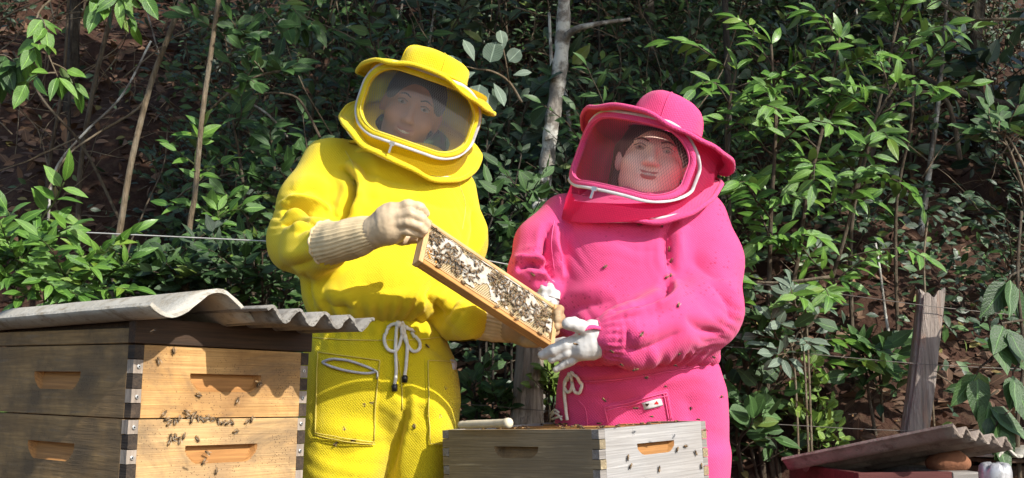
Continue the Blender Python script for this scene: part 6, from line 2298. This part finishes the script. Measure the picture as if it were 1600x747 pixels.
# ------------------------------------------------------------------ shaded shrubs filling the bank
SH = ((LEAF_DARK, 'obov', .060), (LEAF_GREEN, 'broad2', .075), (LEAF_DARK, 'pinna', .075), (LEAF_DARK, 'broad2', .09), (LEAF_GREEN, 'pinna', .07))
k = 0
for row, (Y, n, h) in enumerate(((4.1, 12, .9), (4.6, 13, 1.1), (5.2, 14, 1.2), (5.9, 15, 1.3), (6.8, 16, 1.5))):
    for i in range(n):
        px = -60 + 1720 * (i + rng.uniform(.15, .85)) / n
        if row < 3 and px < 250:
            continue
        if row == 3 and px < 250 and rng.random() < .7:
            continue
        if row == 0 and 1150 < px < 1430 and rng.random() < .5:
            continue
        y = Y + rng.uniform(-.25, .25)
        f = gpt(px, y)
        m, shp, sz = SH[(k + row) % 5]
        f_ = rng.choice((.55, .7, .9, 1.1, 1.4))
        k += 1
        stm = []
        for s in range(3):
            d = Vector((rng.gauss(0, .28), rng.gauss(-.1, .2), 1)).normalized() * h * rng.uniform(.6, 1.15)
            stm.append(([f, f + d * .5 + Vector((rng.gauss(0, .05), 0, 0)), f + d], [.008, .006, .003]))
        bush('shrub', shrub_label(shp, row, px), 'shrub', stm, int(19 / max(.8, f_)), .34, int(8 / f_ ** .5), sz * f_, [shp], m, BARK_BROWN, 'shrubs on the shaded bank', 0, .08)

# creeping leaves over the bank
for nm, mt, cnt, s0, s1 in (('creeping_groundcover', LEAF_DARK, 11000, .025, .06), ('creeping_groundcover', LEAF_GREEN, 3500, .03, .075)):
    lm = []
    while len(lm) < cnt:
        x, y = rng.uniform(-3.6, 3.6), 3.45 + 3.3 * rng.random()
        px = 800 + x / y * FPX
        dens = .5 + .5 * math.sin(x * 3.1 + 1.3 * math.sin(y * 2.3)) * math.sin(y * 3.7 + x * 1.7)
        if px < 260:
            dens *= .08
        if y < 3.9 and 1150 < px < 1420:
            dens *= .4
        if rng.random() > dens:
            continue
        z = float(gz(np.float64(x), np.float64(y)))
        h = rng.uniform(.01, .30) * (.4 + dens)
        lm.append(leaf_matrix(Vector((x, y - .1, z + h)), Vector((rng.gauss(0, 1), rng.gauss(-.4, .6), rng.gauss(-.1, .4))), rng.uniform(s0, s1), None, .45))
    o = link(bpy.data.objects.new(nm, joined_leaves(nm, lm, 'low', mt)))
    tag(o, 'low mat of ' + ('dark' if mt is LEAF_DARK else 'lighter green') + ' creeping leaves over the soil bank', 'ground cover', None, 'stuff')

# tangle of thin dead twigs and vines
b = MB()
for k in range(190):
    px, py, Y = rng.uniform(-40, 1640), rng.uniform(-30, 420), rng.uniform(3.75, 5.2)
    if 1080 < px < 1420 and Y < 4.2:
        Y += .8
    d = Vector((rng.gauss(0, .6), rng.gauss(0, .25), rng.gauss(.3, .8)))
    w = rtwig(P(px, py, Y), d, rng.uniform(.25, .9), 9, .16, rng.uniform(-.1, .3))
    b.tube(w, lerp_list([rng.uniform(.0015, .0045), .001], len(w)), 4)
o = b.build('twig_tangle', BARK_TAN, smooth=True)
tag(o, 'tangle of thin dead twigs and vines in the shaded forest', 'twigs', None, 'stuff')

# far undergrowth closing the view
lm = []
for c in range(520):
    x, y = rng.uniform(-5.2, 5.2), rng.uniform(7.0, 9.5)
    cz = float(gz(np.float64(x), np.float64(y))) + rng.uniform(0, 1.9)
    r = rng.uniform(.2, .5)
    for i in range(46):
        v = rv().normalized() * r * rng.random() ** .4
        lm.append(leaf_matrix(Vector((x, y, cz)) + v, v + rv() * .4, rng.uniform(.08, .15), UP + FACE, .5))
o = link(bpy.data.objects.new('forest_undergrowth', joined_leaves('forest_undergrowth', lm, 'low', LEAF_DARK)))
tag(o, 'dim mass of far forest undergrowth above the bank', 'undergrowth', None, 'stuff')
